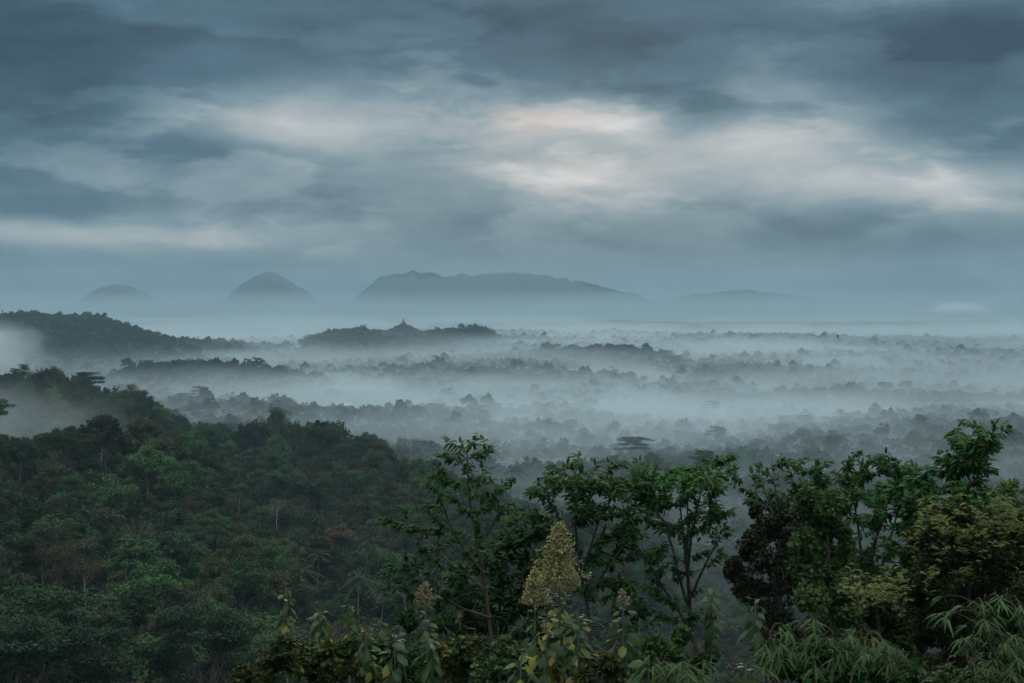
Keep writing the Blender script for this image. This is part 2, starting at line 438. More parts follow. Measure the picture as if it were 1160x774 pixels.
# ---------------------------------------------------------------- foliage materials
def leaf_mat(name, c1, c2, c3=None, vary=0.32, transl=0.22, rough=0.7, spec=0.10):
    """c1..c2 across the leaves of one plant, c3 for the few odd leaves"""
    m = bpy.data.materials.new(name); m.use_nodes = True
    nt = m.node_tree; nt.nodes.clear(); g = G(nt)
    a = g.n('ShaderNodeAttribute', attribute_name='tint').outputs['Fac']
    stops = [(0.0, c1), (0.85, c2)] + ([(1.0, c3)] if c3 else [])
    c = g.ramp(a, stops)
    oi = g.n('ShaderNodeObjectInfo').outputs['Random']
    hs = g.n('ShaderNodeHueSaturation'); g.put(hs.inputs['Color'], c)
    g.put(hs.inputs['Value'], g.m('MULTIPLY_ADD', oi, 2 * vary, 1.0 - vary))
    g.put(hs.inputs['Hue'], g.m('MULTIPLY_ADD', g.m('FRACT', g.m('MULTIPLY', oi, 17.3)), 0.022, 0.495))
    c = hs.outputs[0]
    b = g.n('ShaderNodeBsdfPrincipled'); g.put(b.inputs['Base Color'], c)
    b.inputs['Roughness'].default_value = rough; b.inputs['Specular IOR Level'].default_value = spec
    t = g.n('ShaderNodeBsdfTranslucent'); g.put(t.inputs[0], c)
    mx = g.n('ShaderNodeMixShader'); mx.inputs[0].default_value = transl
    g.lk(b.outputs[0], mx.inputs[1]); g.lk(t.outputs[0], mx.inputs[2])
    o = g.n('ShaderNodeOutputMaterial'); g.lk(mx.outputs[0], o.inputs[0])
    return m
def bark_mat(name, c1, c2, sc_=3.0):
    m = bpy.data.materials.new(name); m.use_nodes = True
    g = G(m.node_tree); b = m.node_tree.nodes['Principled BSDF']
    p = g.n('ShaderNodeTexCoord').outputs['Object']
    n = g.noise(g.v('MULTIPLY', p, (1, 1, 0.3)), sc_, 4.0, 0.6)
    g.put(b.inputs['Base Color'], g.ramp(n, [(0.35, c1), (0.65, c2)])); b.inputs['Roughness'].default_value = 0.9
    return m
M = {}
M['dark'] = leaf_mat('dark_green_leaves', (0.010, 0.028, 0.014), (0.026, 0.056, 0.022), (0.05, 0.075, 0.028))  # hillside leaf colours lowered to offset the strong overhead light, deepening their shade
M['mid'] = leaf_mat('green_leaves', (0.020, 0.052, 0.022), (0.050, 0.100, 0.040), (0.09, 0.12, 0.05))
M['bright'] = leaf_mat('bright_green_leaves', (0.028, 0.085, 0.030), (0.070, 0.155, 0.052), (0.12, 0.18, 0.065))
M['olive'] = leaf_mat('olive_leaves', (0.030, 0.041, 0.020), (0.064, 0.074, 0.035), (0.14, 0.12, 0.06))
M['brown'] = leaf_mat('brownish_leaves', (0.026, 0.032, 0.016), (0.056, 0.060, 0.032), (0.13, 0.11, 0.06))
M['palm'] = leaf_mat('palm_fronds', (0.014, 0.034, 0.017), (0.036, 0.060, 0.028), (0.06, 0.055, 0.03), spec=0.12)
M['bamboo'] = leaf_mat('bamboo_plumes', (0.042, 0.070, 0.036), (0.10, 0.135, 0.066), (0.13, 0.13, 0.065))
M['flame'] = leaf_mat('orange_blossom_leaves', (0.035, 0.065, 0.03), (0.09, 0.07, 0.04), (0.45, 0.10, 0.05))
M['far'] = leaf_mat('forest_leaves', (0.012, 0.026, 0.014), (0.030, 0.050, 0.024), (0.05, 0.06, 0.03), vary=0.45)  # albedo cut to keep distant ridges dark through the bright haze
M['under'] = leaf_mat('undergrowth_leaves', (0.010, 0.022, 0.010), (0.028, 0.045, 0.018), (0.05, 0.05, 0.025), vary=0.4)  # darkened so the gaps between crowns read as shadow
M['culm'] = bark_mat('green_brown_culm', (0.03, 0.038, 0.014), (0.06, 0.065, 0.03))
M['bark'] = bark_mat('grey_brown_bark', (0.07, 0.06, 0.05), (0.16, 0.14, 0.115))
M['pale_bark'] = bark_mat('pale_bark', (0.26, 0.22, 0.17), (0.42, 0.37, 0.29))
M['dark_bark'] = bark_mat('dark_bark', (0.03, 0.022, 0.018), (0.075, 0.055, 0.045), 6.0)

# ---------------------------------------------------------------- leaf and branch geometry
RHOMB = (np.array([(0, 0, 0), (.5, -.5, .03), (1, 0, -.05), (.5, .5, .03)], float), [np.array([(0, 1, 2, 3)])])
LEAF = (np.array([(0, 0, 0), (.28, -.46, -.03), (.68, -.40, -.07), (.5, 0, .06), (1, 0, -.16), (.28, .46, -.03), (.68, .40, -.07)], float),
        [np.array([(0, 1, 2, 3), (0, 3, 6, 5)]), np.array([(3, 2, 4), (3, 4, 6)])])
LANCE = (np.array([(0, 0, 0), (.22, -.5, .02), (.62, -.34, -.04), (.5, 0, .03), (1, 0, -.20), (.22, .5, .02), (.62, .34, -.04)], float), LEAF[1])
def norm(v): return v / (np.linalg.norm(v, axis=-1, keepdims=True) + 1e-9)
class Leaves:
    def __init__(s): s.P = []; s.D = []; s.N = []; s.L = []; s.W = []; s.T = []
    def add(s, P, D, N, L, W, T):
        n = len(P); f = lambda a: np.broadcast_to(np.asarray(a, float), (n,))
        s.P.append(np.asarray(P, float)); s.D.append(np.broadcast_to(np.asarray(D, float), (n, 3))); s.N.append(np.broadcast_to(np.asarray(N, float), (n, 3)))
        s.L.append(f(L)); s.W.append(f(W)); s.T.append(f(T))
    def mesh(s, name, mat, tmpl=RHOMB):
        P = np.concatenate(s.P); D = norm(np.concatenate(s.D)); N = np.concatenate(s.N)
        L = np.concatenate(s.L); W = np.concatenate(s.W); T = np.concatenate(s.T)
        S = norm(np.cross(D, N)); N = np.cross(S, D)
        tv, tf = tmpl; k = len(tv)
        V = (P[:, None] + D[:, None] * (tv[None, :, 0:1] * L[:, None, None]) + S[:, None] * (tv[None, :, 1:2] * W[:, None, None])
             + N[:, None] * (tv[None, :, 2:3] * L[:, None, None]))
        off = (np.arange(len(P)) * k)[:, None, None]
        faces = [(f[None] + off).reshape(-1, f.shape[1]) for f in tf]
        me = mesh_np(name, V.reshape(-1, 3), faces, [mat])
        a = me.attributes.new('tint', 'FLOAT', 'POINT'); a.data.foreach_set('value', np.repeat(T, k).astype(np.float32))
        return me
class Tubes:
    def __init__(s): s.V = []; s.F = []; s.n = 0
    def add(s, pts, r0, r1, sides=5):
        pts = np.asarray(pts, float); n = len(pts)
        rad = np.linspace(r0, r1, n) if np.isscalar(r0) else np.asarray(r0)
        t = norm(np.gradient(pts, axis=0))
        ref = np.array([0.31, 0.95, 0.07]); a = norm(np.cross(t, ref)); b = np.cross(t, a)
        th = np.arange(sides) * 2 * math.pi / sides
        V = pts[:, None] + rad[:, None, None] * (a[:, None] * np.cos(th)[None, :, None] + b[:, None] * np.sin(th)[None, :, None])
        s.V.append(V.reshape(-1, 3))
        i = np.arange(n - 1)[:, None]; j = np.arange(sides)[None]; j1 = (j + 1) % sides
        q = np.stack([i * sides + j, i * sides + j1, (i + 1) * sides + j1, (i + 1) * sides + j], -1).reshape(-1, 4) + s.n
        s.F.append(q); s.n += n * sides
    def mesh(s, name, mat, smooth=True):
        return mesh_np(name, np.concatenate(s.V), np.concatenate(s.F), [mat], smooth=smooth)
def curve(a, b, sag=0.0, n=6, wob=0.0, r=rng):
    a = np.asarray(a, float); b = np.asarray(b, float); t = np.linspace(0, 1, n)[:, None]
    P = a + (b - a) * t
    P[:, 2] += sag * np.sin(t[:, 0] * math.pi)
    if wob: P[1:-1] += r.normal(0, wob, (n - 2, 3))
    return P
def rdir(n, r=rng): return norm(r.normal(size=(n, 3)))

def clump_leaves(lv, C, rad, n, size, r, flat=0.75, up=0.35, tint=None):
    """n leaves spread over the outer part of a clump"""
    d = rdir(n, r); d[:, 2] = d[:, 2] * 1.0 + up * r.random(n); d = norm(d)
    rr = rad * (0.45 + 0.6 * r.random(n) ** 0.6)
    P = np.asarray(C) + d * rr[:, None] * np.array([1, 1, flat])
    D = norm(d * 0.5 + rdir(n, r) * 0.9 + np.array([0, 0, -0.25]))
    N = norm(d * 1.5 + rdir(n, r) * 0.6 + np.array([0, 0, 0.4]))
    T = r.random(n) if tint is None else np.clip(tint + r.normal(0, 0.18, n), 0, 0.93)
    T = np.where(r.random(n) < 0.03, 1.0, T)
    L = size * (0.7 + 0.6 * r.random(n))
    lv.add(P, D, N, L, L * 0.62, T)

def tree_broadleaf(seed, h=13.0, rad=5.0, n_cl=44, per=150, size=0.50, lobes=5, trunk_h=0.35, sides=5):
    r = np.random.default_rng(seed); lv = Leaves(); tb = Tubes()
    tb.add(curve((0, 0, -1.5), (r.normal(0, .3), r.normal(0, .3), h * 0.62), n=6, wob=0.12, r=r), 0.30, 0.12, sides)
    # a few big lobes of uneven height, clumps over their skins
    L = []
    for i in range(lobes):
        a = i * 2.4 + r.random() * 0.8; q = rad * (0.30 + 0.35 * r.random()) * (0 if i == 0 else 1)
        L.append((q * math.cos(a), q * math.sin(a), h * (0.66 + 0.14 * r.random()) + (h * 0.1 if i == 0 else -h * .06), rad * (0.50 + 0.22 * r.random())))
    for k in range(n_cl):
        x, y, z, R_ = L[r.integers(len(L))]
        d = rdir(1, r)[0]; d[2] = abs(d[2]) * 1.1 - 0.35; d = d / np.linalg.norm(d)
        C = np.array([x, y, z]) + d * R_ * np.array([1, 1, 0.8]) * (0.7 + 0.35 * r.random())
        cr = rad * (0.14 + 0.14 * r.random())
        clump_leaves(lv, C, cr, per, size, r, tint=0.25 + 0.5 * r.random())
        if k % 3 == 0: tb.add(curve((0, 0, h * (0.3 + 0.25 * r.random())), C, sag=-0.3, n=4, r=r), 0.09, 0.03, 3)
    return lv, tb
def tree_sparse(seed, h=13.0, rad=3.6, size=0.38, n_br=26, per=36):
    """thin crown: branches show through few leaves"""
    r = np.random.default_rng(seed); lv = Leaves(); tb = Tubes()
    top = np.array([r.normal(0, .5), r.normal(0, .5), h * 0.9])
    tb.add(curve((0, 0, -1.5), top, n=7, wob=0.15, r=r), 0.20, 0.04, 4)
    for k in range(n_br):
        t = 0.42 + 0.55 * r.random(); s0 = top * t
        a = r.random() * 6.28; q = rad * (1.15 - t) / 0.6 * (0.5 + 0.5 * r.random())
        e = s0 + np.array([math.cos(a) * q, math.sin(a) * q, q * (0.7 + 0.6 * r.random())])
        tb.add(curve(s0, e, sag=-0.2, n=4, wob=0.08, r=r), 0.07, 0.015, 3)
        for j in range(3):
            f = s0 + (e - s0) * (0.5 + 0.25 * j) + r.normal(0, 0.3, 3)
            tb.add(curve(s0 + (e - s0) * (0.3 + 0.2 * j), f + r.normal(0, 0.5, 3) + (0, 0, .4), n=3), 0.025, 0.01, 3)
            clump_leaves(lv, f, 0.75, per, size, r, flat=0.8, tint=0.3 + 0.4 * r.random())
    return lv, tb
def tree_palm(seed, h=13.0, n_fr=17, fl=4.2, leaflets=26):
    r = np.random.default_rng(seed); lv = Leaves(); tb = Tubes()
    top = np.array([r.normal(0, .9), r.normal(0, .9), h])
    tb.add(curve((0, 0, -1.5), top, sag=0, n=7, wob=0.05, r=r), 0.20, 0.13, 5)
    for k in range(n_fr):
        a = k * 2.4 + r.random() * .5; el = R(75 - 95 * (k / n_fr) + r.normal(0, 6)); L = fl * (0.85 + .3 * r.random())
        h0 = np.array([math.cos(a), math.sin(a), 0])
        t = np.linspace(0, 1, 9)[:, None]
        P = top + h0 * (math.cos(el) * L * t) * (1 + 0.15 * t) + np.array([0, 0, 1]) * (math.sin(el) * L * t - 0.55 * L * t ** 2)
        tb.add(P, 0.05, 0.012, 3)
        tt = np.linspace(0.12, 0.98, leaflets)
        C = np.stack([np.interp(tt, t[:, 0], P[:, q]) for q in range(3)], 1)
        fw = norm(np.gradient(C, axis=0)); sd = norm(np.cross(fw, (0, 0, 1)))
        for sg in (-1, 1):
            D = norm(sd * sg + fw * 0.6 + np.array([0, 0, -0.55]) + r.normal(0, .08, C.shape))
            lv.add(C, D, (0, 0, 1), 1.0 * (1 - 0.5 * np.abs(tt - .4)), 0.13, np.clip(0.5 + r.normal(0, .15, leaflets) - 0.2 * math.sin(el), 0, .9) if k < n_fr - 2 else 0.97)
    return lv, tb
def clump_bamboo(seed, h=11.0, n_c=26, spread=3.4, size=0.42, per=110):
    r = np.random.default_rng(seed); lv = Leaves(); tb = Tubes()
    for k in range(n_c):
        a = k * 2.4 + r.random(); q = spread * (0.3 + 0.8 * r.random()); H = h * (0.6 + 0.4 * r.random())
        t = np.linspace(0, 1, 9)
        P = np.stack([math.cos(a) * (0.5 + q * t ** 2.2), math.sin(a) * (0.5 + q * t ** 2.2), -1 + (H + 1) * (t - 0.16 * t ** 5)], 1)
        tb.add(P, 0.06, 0.015, 3)
        u = 0.42 + 0.6 * r.random(per) ** 0.8; u = np.minimum(u, 1.0)
        C = np.stack([np.interp(u, t, P[:, q_]) for q_ in range(3)], 1) + r.normal(0, 1, (per, 3)) * (0.38 * (1.35 - u))[:, None]
        D = norm(np.array([math.cos(a), math.sin(a), -0.7]) * 0.6 + rdir(per, r) * 0.7)
        lv.add(C, D, (0, 0, 1), size * (0.7 + .6 * r.random(per)), size * 0.28, np.clip(0.35 + 0.35 * u + r.normal(0, .12, per), 0, .95))
    return lv, tb
def tree_umbrella(seed, h=15.0, rad=6.5, tiers=4, size=0.42, per=60):
    """flat spreading tiers on rising limbs"""
    r = np.random.default_rng(seed); lv = Leaves(); tb = Tubes()
    fork = np.array([0, 0, h * 0.45])
    tb.add(curve((0, 0, -1.5), fork, n=5, wob=0.08, r=r), 0.30, 0.20, 5)
    for k in range(tiers * 3):
        a = k * 2.1 + r.random() * .7; ti = k % tiers
        q = rad * (0.25 + 0.6 * r.random()) * (1.0 - 0.12 * ti); z = h * (0.78 + 0.07 * ti) + r.normal(0, 0.3)
        C = np.array([math.cos(a) * q, math.sin(a) * q, z])
        tb.add(curve(fork, C - (0, 0, .3), sag=-0.6, n=6, wob=.08, r=r), 0.13, 0.03, 4)
        pr = rad * (0.26 + 0.14 * r.random())
        for j in range(11):
            b = r.random() * 6.28; s = pr * math.sqrt(r.random())
            E = C + np.array([math.cos(b) * s * 1.25, math.sin(b) * s, -0.05 * s ** 2 + r.normal(0, .12)])
            tb.add(curve(C - (0, 0, .4), E, n=3), 0.03, 0.01, 3)
            n = per; d = rdir(n, r)
            P = E + d * np.array([0.85, 0.85, 0.16])
            lv.add(P, norm(d * (1, 1, .2) + r.normal(0, .4, (n, 3))), norm(np.array([0, 0, 1]) + r.normal(0, .35, (n, 3))),
                   size * (0.7 + .6 * r.random(n)), size * .55, np.clip(0.4 + r.normal(0, .2, n), 0, .95))
    return lv, tb
def tree_conifer(seed, h=15.0, rad=2.3, n=1100, size=0.6):
    r = np.random.default_rng(seed); lv = Leaves(); tb = Tubes()
    tb.add(curve((0, 0, -1.5), (0, 0, h), n=4), 0.2, 0.03, 4)
    t = r.random(n) ** 0.8; a = r.integers(0, 14, n) * 2.4 + t * 20 + r.normal(0, .2, n)
    q = rad * (1 - t) ** 0.8 * (0.4 + 0.6 * r.random(n)) + 0.1
    P = np.stack([np.cos(a) * q, np.sin(a) * q, h * (0.04 + 0.97 * t) - 0.1 * q], 1)
    D = norm(np.stack([np.cos(a), np.sin(a), -0.3 + r.normal(0, .2, n)], 1))
    lv.add(P, D, (0, 0, 1), size * (0.7 + .6 * r.random(n)), size * .5, r.random(n) * .8)
    return lv, tb
# ---------------------------------------------------------------- the forest
# proto meshes: kind -> list of (crown mesh, trunk mesh)
PROTO = {
    'broadleaf_tree': [(tree_broadleaf(100 + i, h=(11, 13, 15, 12, 14, 10)[i], rad=(5.2, 5.0, 4.6, 6.2, 5.4, 4.4)[i], lobes=(5, 4, 5, 7, 6, 4)[i])) for i in range(6)],
    'sparse_tree': [tree_sparse(200 + i, h=(13, 15, 11, 14)[i], rad=(3.4, 3.8, 3.0, 4.2)[i]) for i in range(4)],
    'palm_tree': [tree_palm(300 + i, h=(13, 10, 15)[i]) for i in range(3)],
    'bamboo_clump': [clump_bamboo(400 + i, h=(11, 9, 12)[i]) for i in range(3)],
    'umbrella_tree': [tree_umbrella(500 + i, h=(15, 14, 16)[i], rad=(6.5, 7.5, 6.0)[i]) for i in range(3)],
}
BARK = {'sparse_tree': 'bark', 'palm_tree': 'bark', 'broadleaf_tree': 'bark', 'bamboo_clump': 'bark', 'umbrella_tree': 'bark'}
PM = {k: [(lv.mesh(k + '_crown', M['dark']), tb.mesh(k + '_trunk', M[BARK[k]])) for lv, tb in v] for k, v in PROTO.items()}
PH = {k: [float(np.concatenate(lv.P)[:, 2].max()) for lv, tb in v] for k, v in PROTO.items()}
NOUN = {'broadleaf_tree': 'round-crowned tree', 'sparse_tree': 'thin-crowned tree with bare branches', 'palm_tree': 'coconut palm',
        'bamboo_clump': 'feathery bamboo clump', 'umbrella_tree': 'flat-topped spreading tree'}
SHORT = {'broadleaf_tree': 'tree', 'sparse_tree': 'tree', 'palm_tree': 'palm', 'bamboo_clump': 'bamboo', 'umbrella_tree': 'tree'}
COLS = {'broadleaf_tree': [('dark', 'dark green'), ('mid', 'green'), ('bright', 'bright green'), ('olive', 'olive'), ('brown', 'brownish')],
        'sparse_tree': [('brown', 'brownish'), ('olive', 'olive'), ('mid', 'green')],
        'palm_tree': [('palm', 'grey-green')], 'bamboo_clump': [('bamboo', 'pale green'), ('olive', 'olive')],
        'umbrella_tree': [('mid', 'green'), ('dark', 'dark green')]}
GROUP = {'broadleaf_tree': 'round trees on the hillside', 'sparse_tree': 'thin-crowned trees on the hillside', 'palm_tree': 'palms among the forest',
         'bamboo_clump': 'bamboo clumps on the hillside', 'umbrella_tree': 'flat-topped trees in the forest'}

def proj(x, y, z): return HX + F * x / y, HY - F * (z - 150) / y

cand = []       # dict per tree
taken = []
def place(kind, x, y, colr, var=None, s=1.0, rz=None, bark=None, special=None, z=None):
    var = rnd.randrange(len(PM[kind])) if var is None else var
    z = gz(x, y) if z is None else z
    c = dict(kind=kind, x=x, y=y, z=z, col=colr, var=var, s=s, rz=rnd.random() * 6.28 if rz is None else rz, bark=bark, special=special)
    cand.append(c); return c
# trees one can pick out, put where they stand in the photo: (kind, px, py of the top, distance, colour, variant, scale, bark, label)
PICKED = [
    ('palm_tree', 312, 563, 560, 'palm', 0, 1.0, 'pale_bark', 'tall coconut palm with pale trunk in the middle of the slope'),
    ('palm_tree', 357, 583, 575, 'palm', 1, 0.9, None, 'shorter coconut palm right of the tall pale-trunked palm'),
    ('palm_tree', 343, 596, 550, 'palm', 2, 0.8, None, 'low coconut palm between the two slope palms'),
    ('palm_tree', 430, 626, 400, 'palm', 1, 0.95, None, 'coconut palm behind the yellowing teak tops'),
    ('palm_tree', 405, 640, 390, 'palm', 0, 0.85, None, 'drooping coconut palm left behind the yellowing teak tops'),
    ('palm_tree', 414, 600, 470, 'palm', 2, 0.85, None, 'coconut palm on the shoulder of the slope above the palm pair'),
    ('palm_tree', 584, 488, 1050, 'palm', 0, 1.5, None, 'coconut palm standing clear in the mist above the slender sapling'),
    ('palm_tree', 564, 498, 1050, 'palm', 1, 1.3, None, 'hazy coconut palm beside the misty roofs'),
    ('palm_tree', 838, 540, 760, 'palm', 0, 1.5, None, 'misty coconut palm seen between the two tall foreground trees'),
    ('palm_tree', 825, 556, 740, 'palm', 1, 1.3, None, 'lower misty coconut palm between the two tall foreground trees'),
    ('palm_tree', 669, 505, 1000, 'palm', 1, 1.0, None, 'small hazy palm above the centre foreground crown'),
    ('sparse_tree', 268, 548, 560, 'olive', 1, 1.15, 'pale_bark', 'leaning thin tree with bright bare trunk on the slope'),
    ('sparse_tree', 98, 612, 330, 'brown', 1, 1.2, 'pale_bark', 'brown-leaved tree with tall white trunk low on the left slope'),
    ('sparse_tree', 72, 622, 320, 'brown', 3, 1.1, 'bark', 'brown thin tree beside the white-trunked tree'),
    ('sparse_tree', 206, 532, 470, 'brown', 3, 1.1, 'bark', 'brown bare-branched tree below the bright green crowns'),
    ('sparse_tree', 290, 476, 820, 'brown', 3, 1.1, 'bark', 'half-bare tree on the misty edge of the left ridge'),
    ('sparse_tree', 336, 482, 800, 'brown', 0, 1.15, 'bark', 'leafless-looking tree left of the small flat-topped tree'),
    ('umbrella_tree', 361, 484, 780, 'dark', 0, 1.15, None, 'small flat-topped tree cut out against the mist'),
    ('umbrella_tree', 396, 503, 740, 'dark', 1, 1.2, None, 'wide flat-topped tree below and right of the small flat-topped one'),
    ('umbrella_tree', 719, 487, 1250, 'dark', 1, 1.7, None, 'hazy flat-topped tree above the centre foreground crown'),
    ('umbrella_tree', 912, 470, 1500, 'dark', 0, 1.8, None, 'distant flat-topped tree in the mist, left of its twin'),
    ('umbrella_tree', 952, 475, 1500, 'dark', 1, 1.9, None, 'distant flat-topped tree in the mist, right of its twin'),
    ('umbrella_tree', 800, 500, 1100, 'dark', 2, 1.6, None, 'misty flat-topped tree right of the centre crown'),
    ('umbrella_tree', 262, 652, 270, 'mid', 1, 1.15, None, 'broad flat-tiered dark tree at the foot of the slope'),
    ('umbrella_tree', 292, 668, 255, 'mid', 0, 1.05, None, 'flat-tiered tree just right of the broad one at the slope foot'),
    ('umbrella_tree', 235, 690, 240, 'dark', 2, 1.1, None, 'shaded flat-tiered tree below the broad one at the slope foot'),
    ('umbrella_tree', 40, 668, 215, 'dark', 1, 1.2, None, 'broad dark tiered tree in the bottom left corner'),
    ('umbrella_tree', 95, 690, 205, 'dark', 0, 1.1, None, 'dark tiered tree right of the bottom left corner tree'),
    ('umbrella_tree', 5, 700, 195, 'dark', 2, 1.1, None, 'dark tiered tree cut by the bottom left corner'),
    ('bamboo_clump', 137, 678, 230, 'olive', 0, 1.05, None, 'rounded olive bamboo clump between the dark tiered trees'),
    ('bamboo_clump', 172, 702, 225, 'bamboo', 1, 1.0, None, 'pale bamboo clump beside the rounded olive one'),
    ('bamboo_clump', 205, 716, 215, 'bamboo', 2, 1.05, None, 'pale arching bamboo clump at the lower edge'),
    ('bamboo_clump', 160, 745, 205, 'bamboo', 0, 1.0, None, 'low pale bamboo plumes at the lower edge'),
    ('bamboo_clump', 85, 648, 260, 'bamboo', 1, 1.0, None, 'feathery bamboo clump under the white-trunked tree'),
    ('bamboo_clump', 30, 640, 265, 'olive', 2, 1.0, None, 'olive bamboo clump near the left edge'),
    ('bamboo_clump', 155, 570, 400, 'bamboo', 0, 1.0, None, 'soft green bamboo clump in the middle of the left slope'),
    ('broadleaf_tree', 212, 500, 450, 'bright', 3, 1.0, None, 'bright green rounded tree at the end of the near ridge'),
    ('broadleaf_tree', 168, 503, 455, 'bright', 4, 0.95, None, 'bright green rounded tree left beside the ridge-end one'),
    ('broadleaf_tree', 128, 525, 420, 'mid', 3, 1.0, None, 'green dome-shaped tree below the bright green pair'),
    ('broadleaf_tree', 108, 520, 460, 'dark', 0, 1.0, None, 'dark tree left of the bright green pair'),
    ('broadleaf_tree', 296, 505, 650, 'bright', 1, 0.9, None, 'bright green tree right of the near ridge end'),
    ('broadleaf_tree', 348, 497, 760, 'dark', 3, 1.15, None, 'dark rounded tree under the small flat-topped one'),
    ('broadleaf_tree', 384, 533, 620, 'dark', 3, 1.1, None, 'very dark rounded tree right of the slope centre'),
    ('broadleaf_tree', 245, 560, 480, 'dark', 1, 0.9, None, 'dark shrubby tree left of the leaning bare trunk'),
    ('broadleaf_tree', 308, 548, 600, 'dark', 2, 0.8, None, 'dark egg-shaped tree above the tall palm'),
    ('broadleaf_tree', 386, 578, 520, 'flame', 4, 0.75, None, 'tree dotted with orange-red blossom right of the palms'),
    ('broadleaf_tree', 30, 466, 540, 'dark', 3, 1.1, None, 'dark ridge-top tree near the left edge'),
    ('broadleaf_tree', 250, 462, 900, 'dark', 3, 0.9, None, 'dark loose-crowned tree at the end of the middle ridge'),
    ('broadleaf_tree', 14, 417, 950, 'dark', 3, 1.1, None, 'large dark tree topping the middle ridge at the left edge'),
]
SHOW = []
for kind, px, py, dist, colr, var, s, bark, label in PICKED:
    x = (px - HX) / F * dist; y = float(dist)
    zt = 150 - (py - HY) / F * dist
    zb = gz(x, y); s2 = (zt - zb) / PH[kind][var]
    # keep the crown top where the photo has it: mostly by height, within sane limits
    s2 = min(max(s2, s * 0.72), s * 1.35)
    z = zt - PH[kind][var] * s2
    c = place(kind, x, y, colr, var, s2, special=label, bark=bark, z=z if z < zb + 0.2 else zb)
    taken.append((x, y, 4.0 * s2))
    full_px = PH[kind][var] * s2 * F / y
    SHOW.append((px, py, y, full_px * {'palm_tree': .8, 'sparse_tree': .75, 'umbrella_tree': .45, 'bamboo_clump': .6}.get(kind, .5), {'broadleaf_tree': 4.6, 'umbrella_tree': 7.0, 'bamboo_clump': 3.6}.get(kind, 3.2) * s2 * F / y))
def clear_view(kind, x, y, z, var, s):
    """a crown in front of a picked tree stays low enough to leave it in view"""
    px, _ = proj(x, y, z); hw = 3.4 * s * F / y
    for qx, qy, yy, show, w in SHOW:
        if y < yy - 1 and abs(px - qx) < w * .8 + hw:
            lim = 150 - (qy + show - HY) / F * y
            s = min(s, (lim - z) / PH[kind][var])
    return s
n_pick = len(cand)
# the rest, on a jittered grid
def keep_clear(x, y):
    for tx, ty, tr in taken:
        if (x - tx) ** 2 + ((y - ty) * 0.8) ** 2 < tr * tr: return False
    return True
def fan_points(r0, r1, step, jit=0.42, pxa=-120, pxb=1280):
    X0 = (pxa - HX) / F * r1; X1 = (pxb - HX) / F * r1
    xs = np.arange(X0, X1, step); ys = np.arange(r0 * 0.93, r1, step)
    XX, YY = np.meshgrid(xs, ys); XX = XX.ravel() + rng.uniform(-jit, jit, XX.size) * step; YY = YY.ravel() + rng.uniform(-jit, jit, YY.size) * step
    pp = HX + F * XX / YY
    k = (np.hypot(XX, YY) > r0) & (np.hypot(XX, YY) < r1) & (pp > pxa) & (pp < pxb)
    return XX[k], YY[k]
# ground points where houses will stand: the sight line to the roof meets the ground there
def meet(px, py, d0, d1):
    ds = np.linspace(d0, d1, 400); zz = height((px - HX) / F * ds, ds) + 5.0
    k = np.argmax(zz >= 150 - (py - HY) / F * ds); return float(ds[k]) if k else float(d1)
HOUSES = [
    (386, 461, 1100, 2400, 24, 12, 6, 'sheet', 0.3, 'large white building with a pale roof in the misty clearing right of the middle ridges', 2),
    (399, 467, 1100, 2400, 18, 9, 3.5, 'sheet', -0.1, 'low white building just right of the large white one in the mist', 1),
    (576, 502, 900, 1700, 13, 8, 3.5, 'sheet', 0.4, 'pale-roofed house beside a hazy coconut palm', 1),
    (563, 529, 700, 1500, 9, 7, 3, 'tile', 0.2, 'small pinkish-roofed house among misty trees, left of its neighbour', 1),
    (573, 531, 700, 1500, 8, 6, 3, 'sheet', -0.4, 'tiny pale-roofed house beside the small pinkish-roofed one', 1),
    (655, 525, 700, 1500, 12, 8, 3.2, 'tile', 0.1, 'wide pink-roofed house above the centre foreground crown, left of its neighbour', 1),
    (667, 527, 700, 1500, 9, 7, 3.2, 'tile', -0.2, 'pink-roofed house above the centre foreground crown, right of the wide one', 1),
    (613, 371, 4400, 7000, 26, 14, 7, 'sheet', 0.2, 'faint white building on the far plain right of the temple hill', 2),
    (484, 358, 4400, 9000, 50, 20, 7, 'sheet', 0.1, 'faint long pale roof beyond the temple hill', 2),
    (192, 378, 3300, 6000, 14, 9, 5, 'sheet', 0.1, 'tiny white house beyond the pine ridge', 1),
    (1002, 463, 1100, 2400, 9, 7, 3.5, 'sheet', 0.3, 'small white roof in the mist right of the distant flat-topped pair', 1),
    (663, 489, 1000, 2000, 9, 7, 3.5, 'sheet', 0.5, 'small pale roof in the mist above the centre crown', 1),
]
LOTS = []
for h_ in HOUSES:
    dd = meet(h_[0], h_[1], h_[2], h_[3]); LOTS.append(((h_[0] - HX) / F * dd, dd, h_[4] * 0.5 + 3))
LOTS.append(((457 - HX) / F * 3740, 3740, 58))      # the temple's clearing
def on_lot(x, y):
    for lx, ly, lr in LOTS:
        if ly - lr - (0.022 if ly != 3740 else 0.018) * ly < y < ly + lr and abs(x / y - lx / ly) * ly < lr: return True
    return False
near_pts = np.stack(fan_points(196, 1300, 9.3), 1)
vsel = VNoise(33); vcol = VNoise(34); vopen = VNoise(35)
NEAR_Z = height(near_pts[:, 0], near_pts[:, 1])
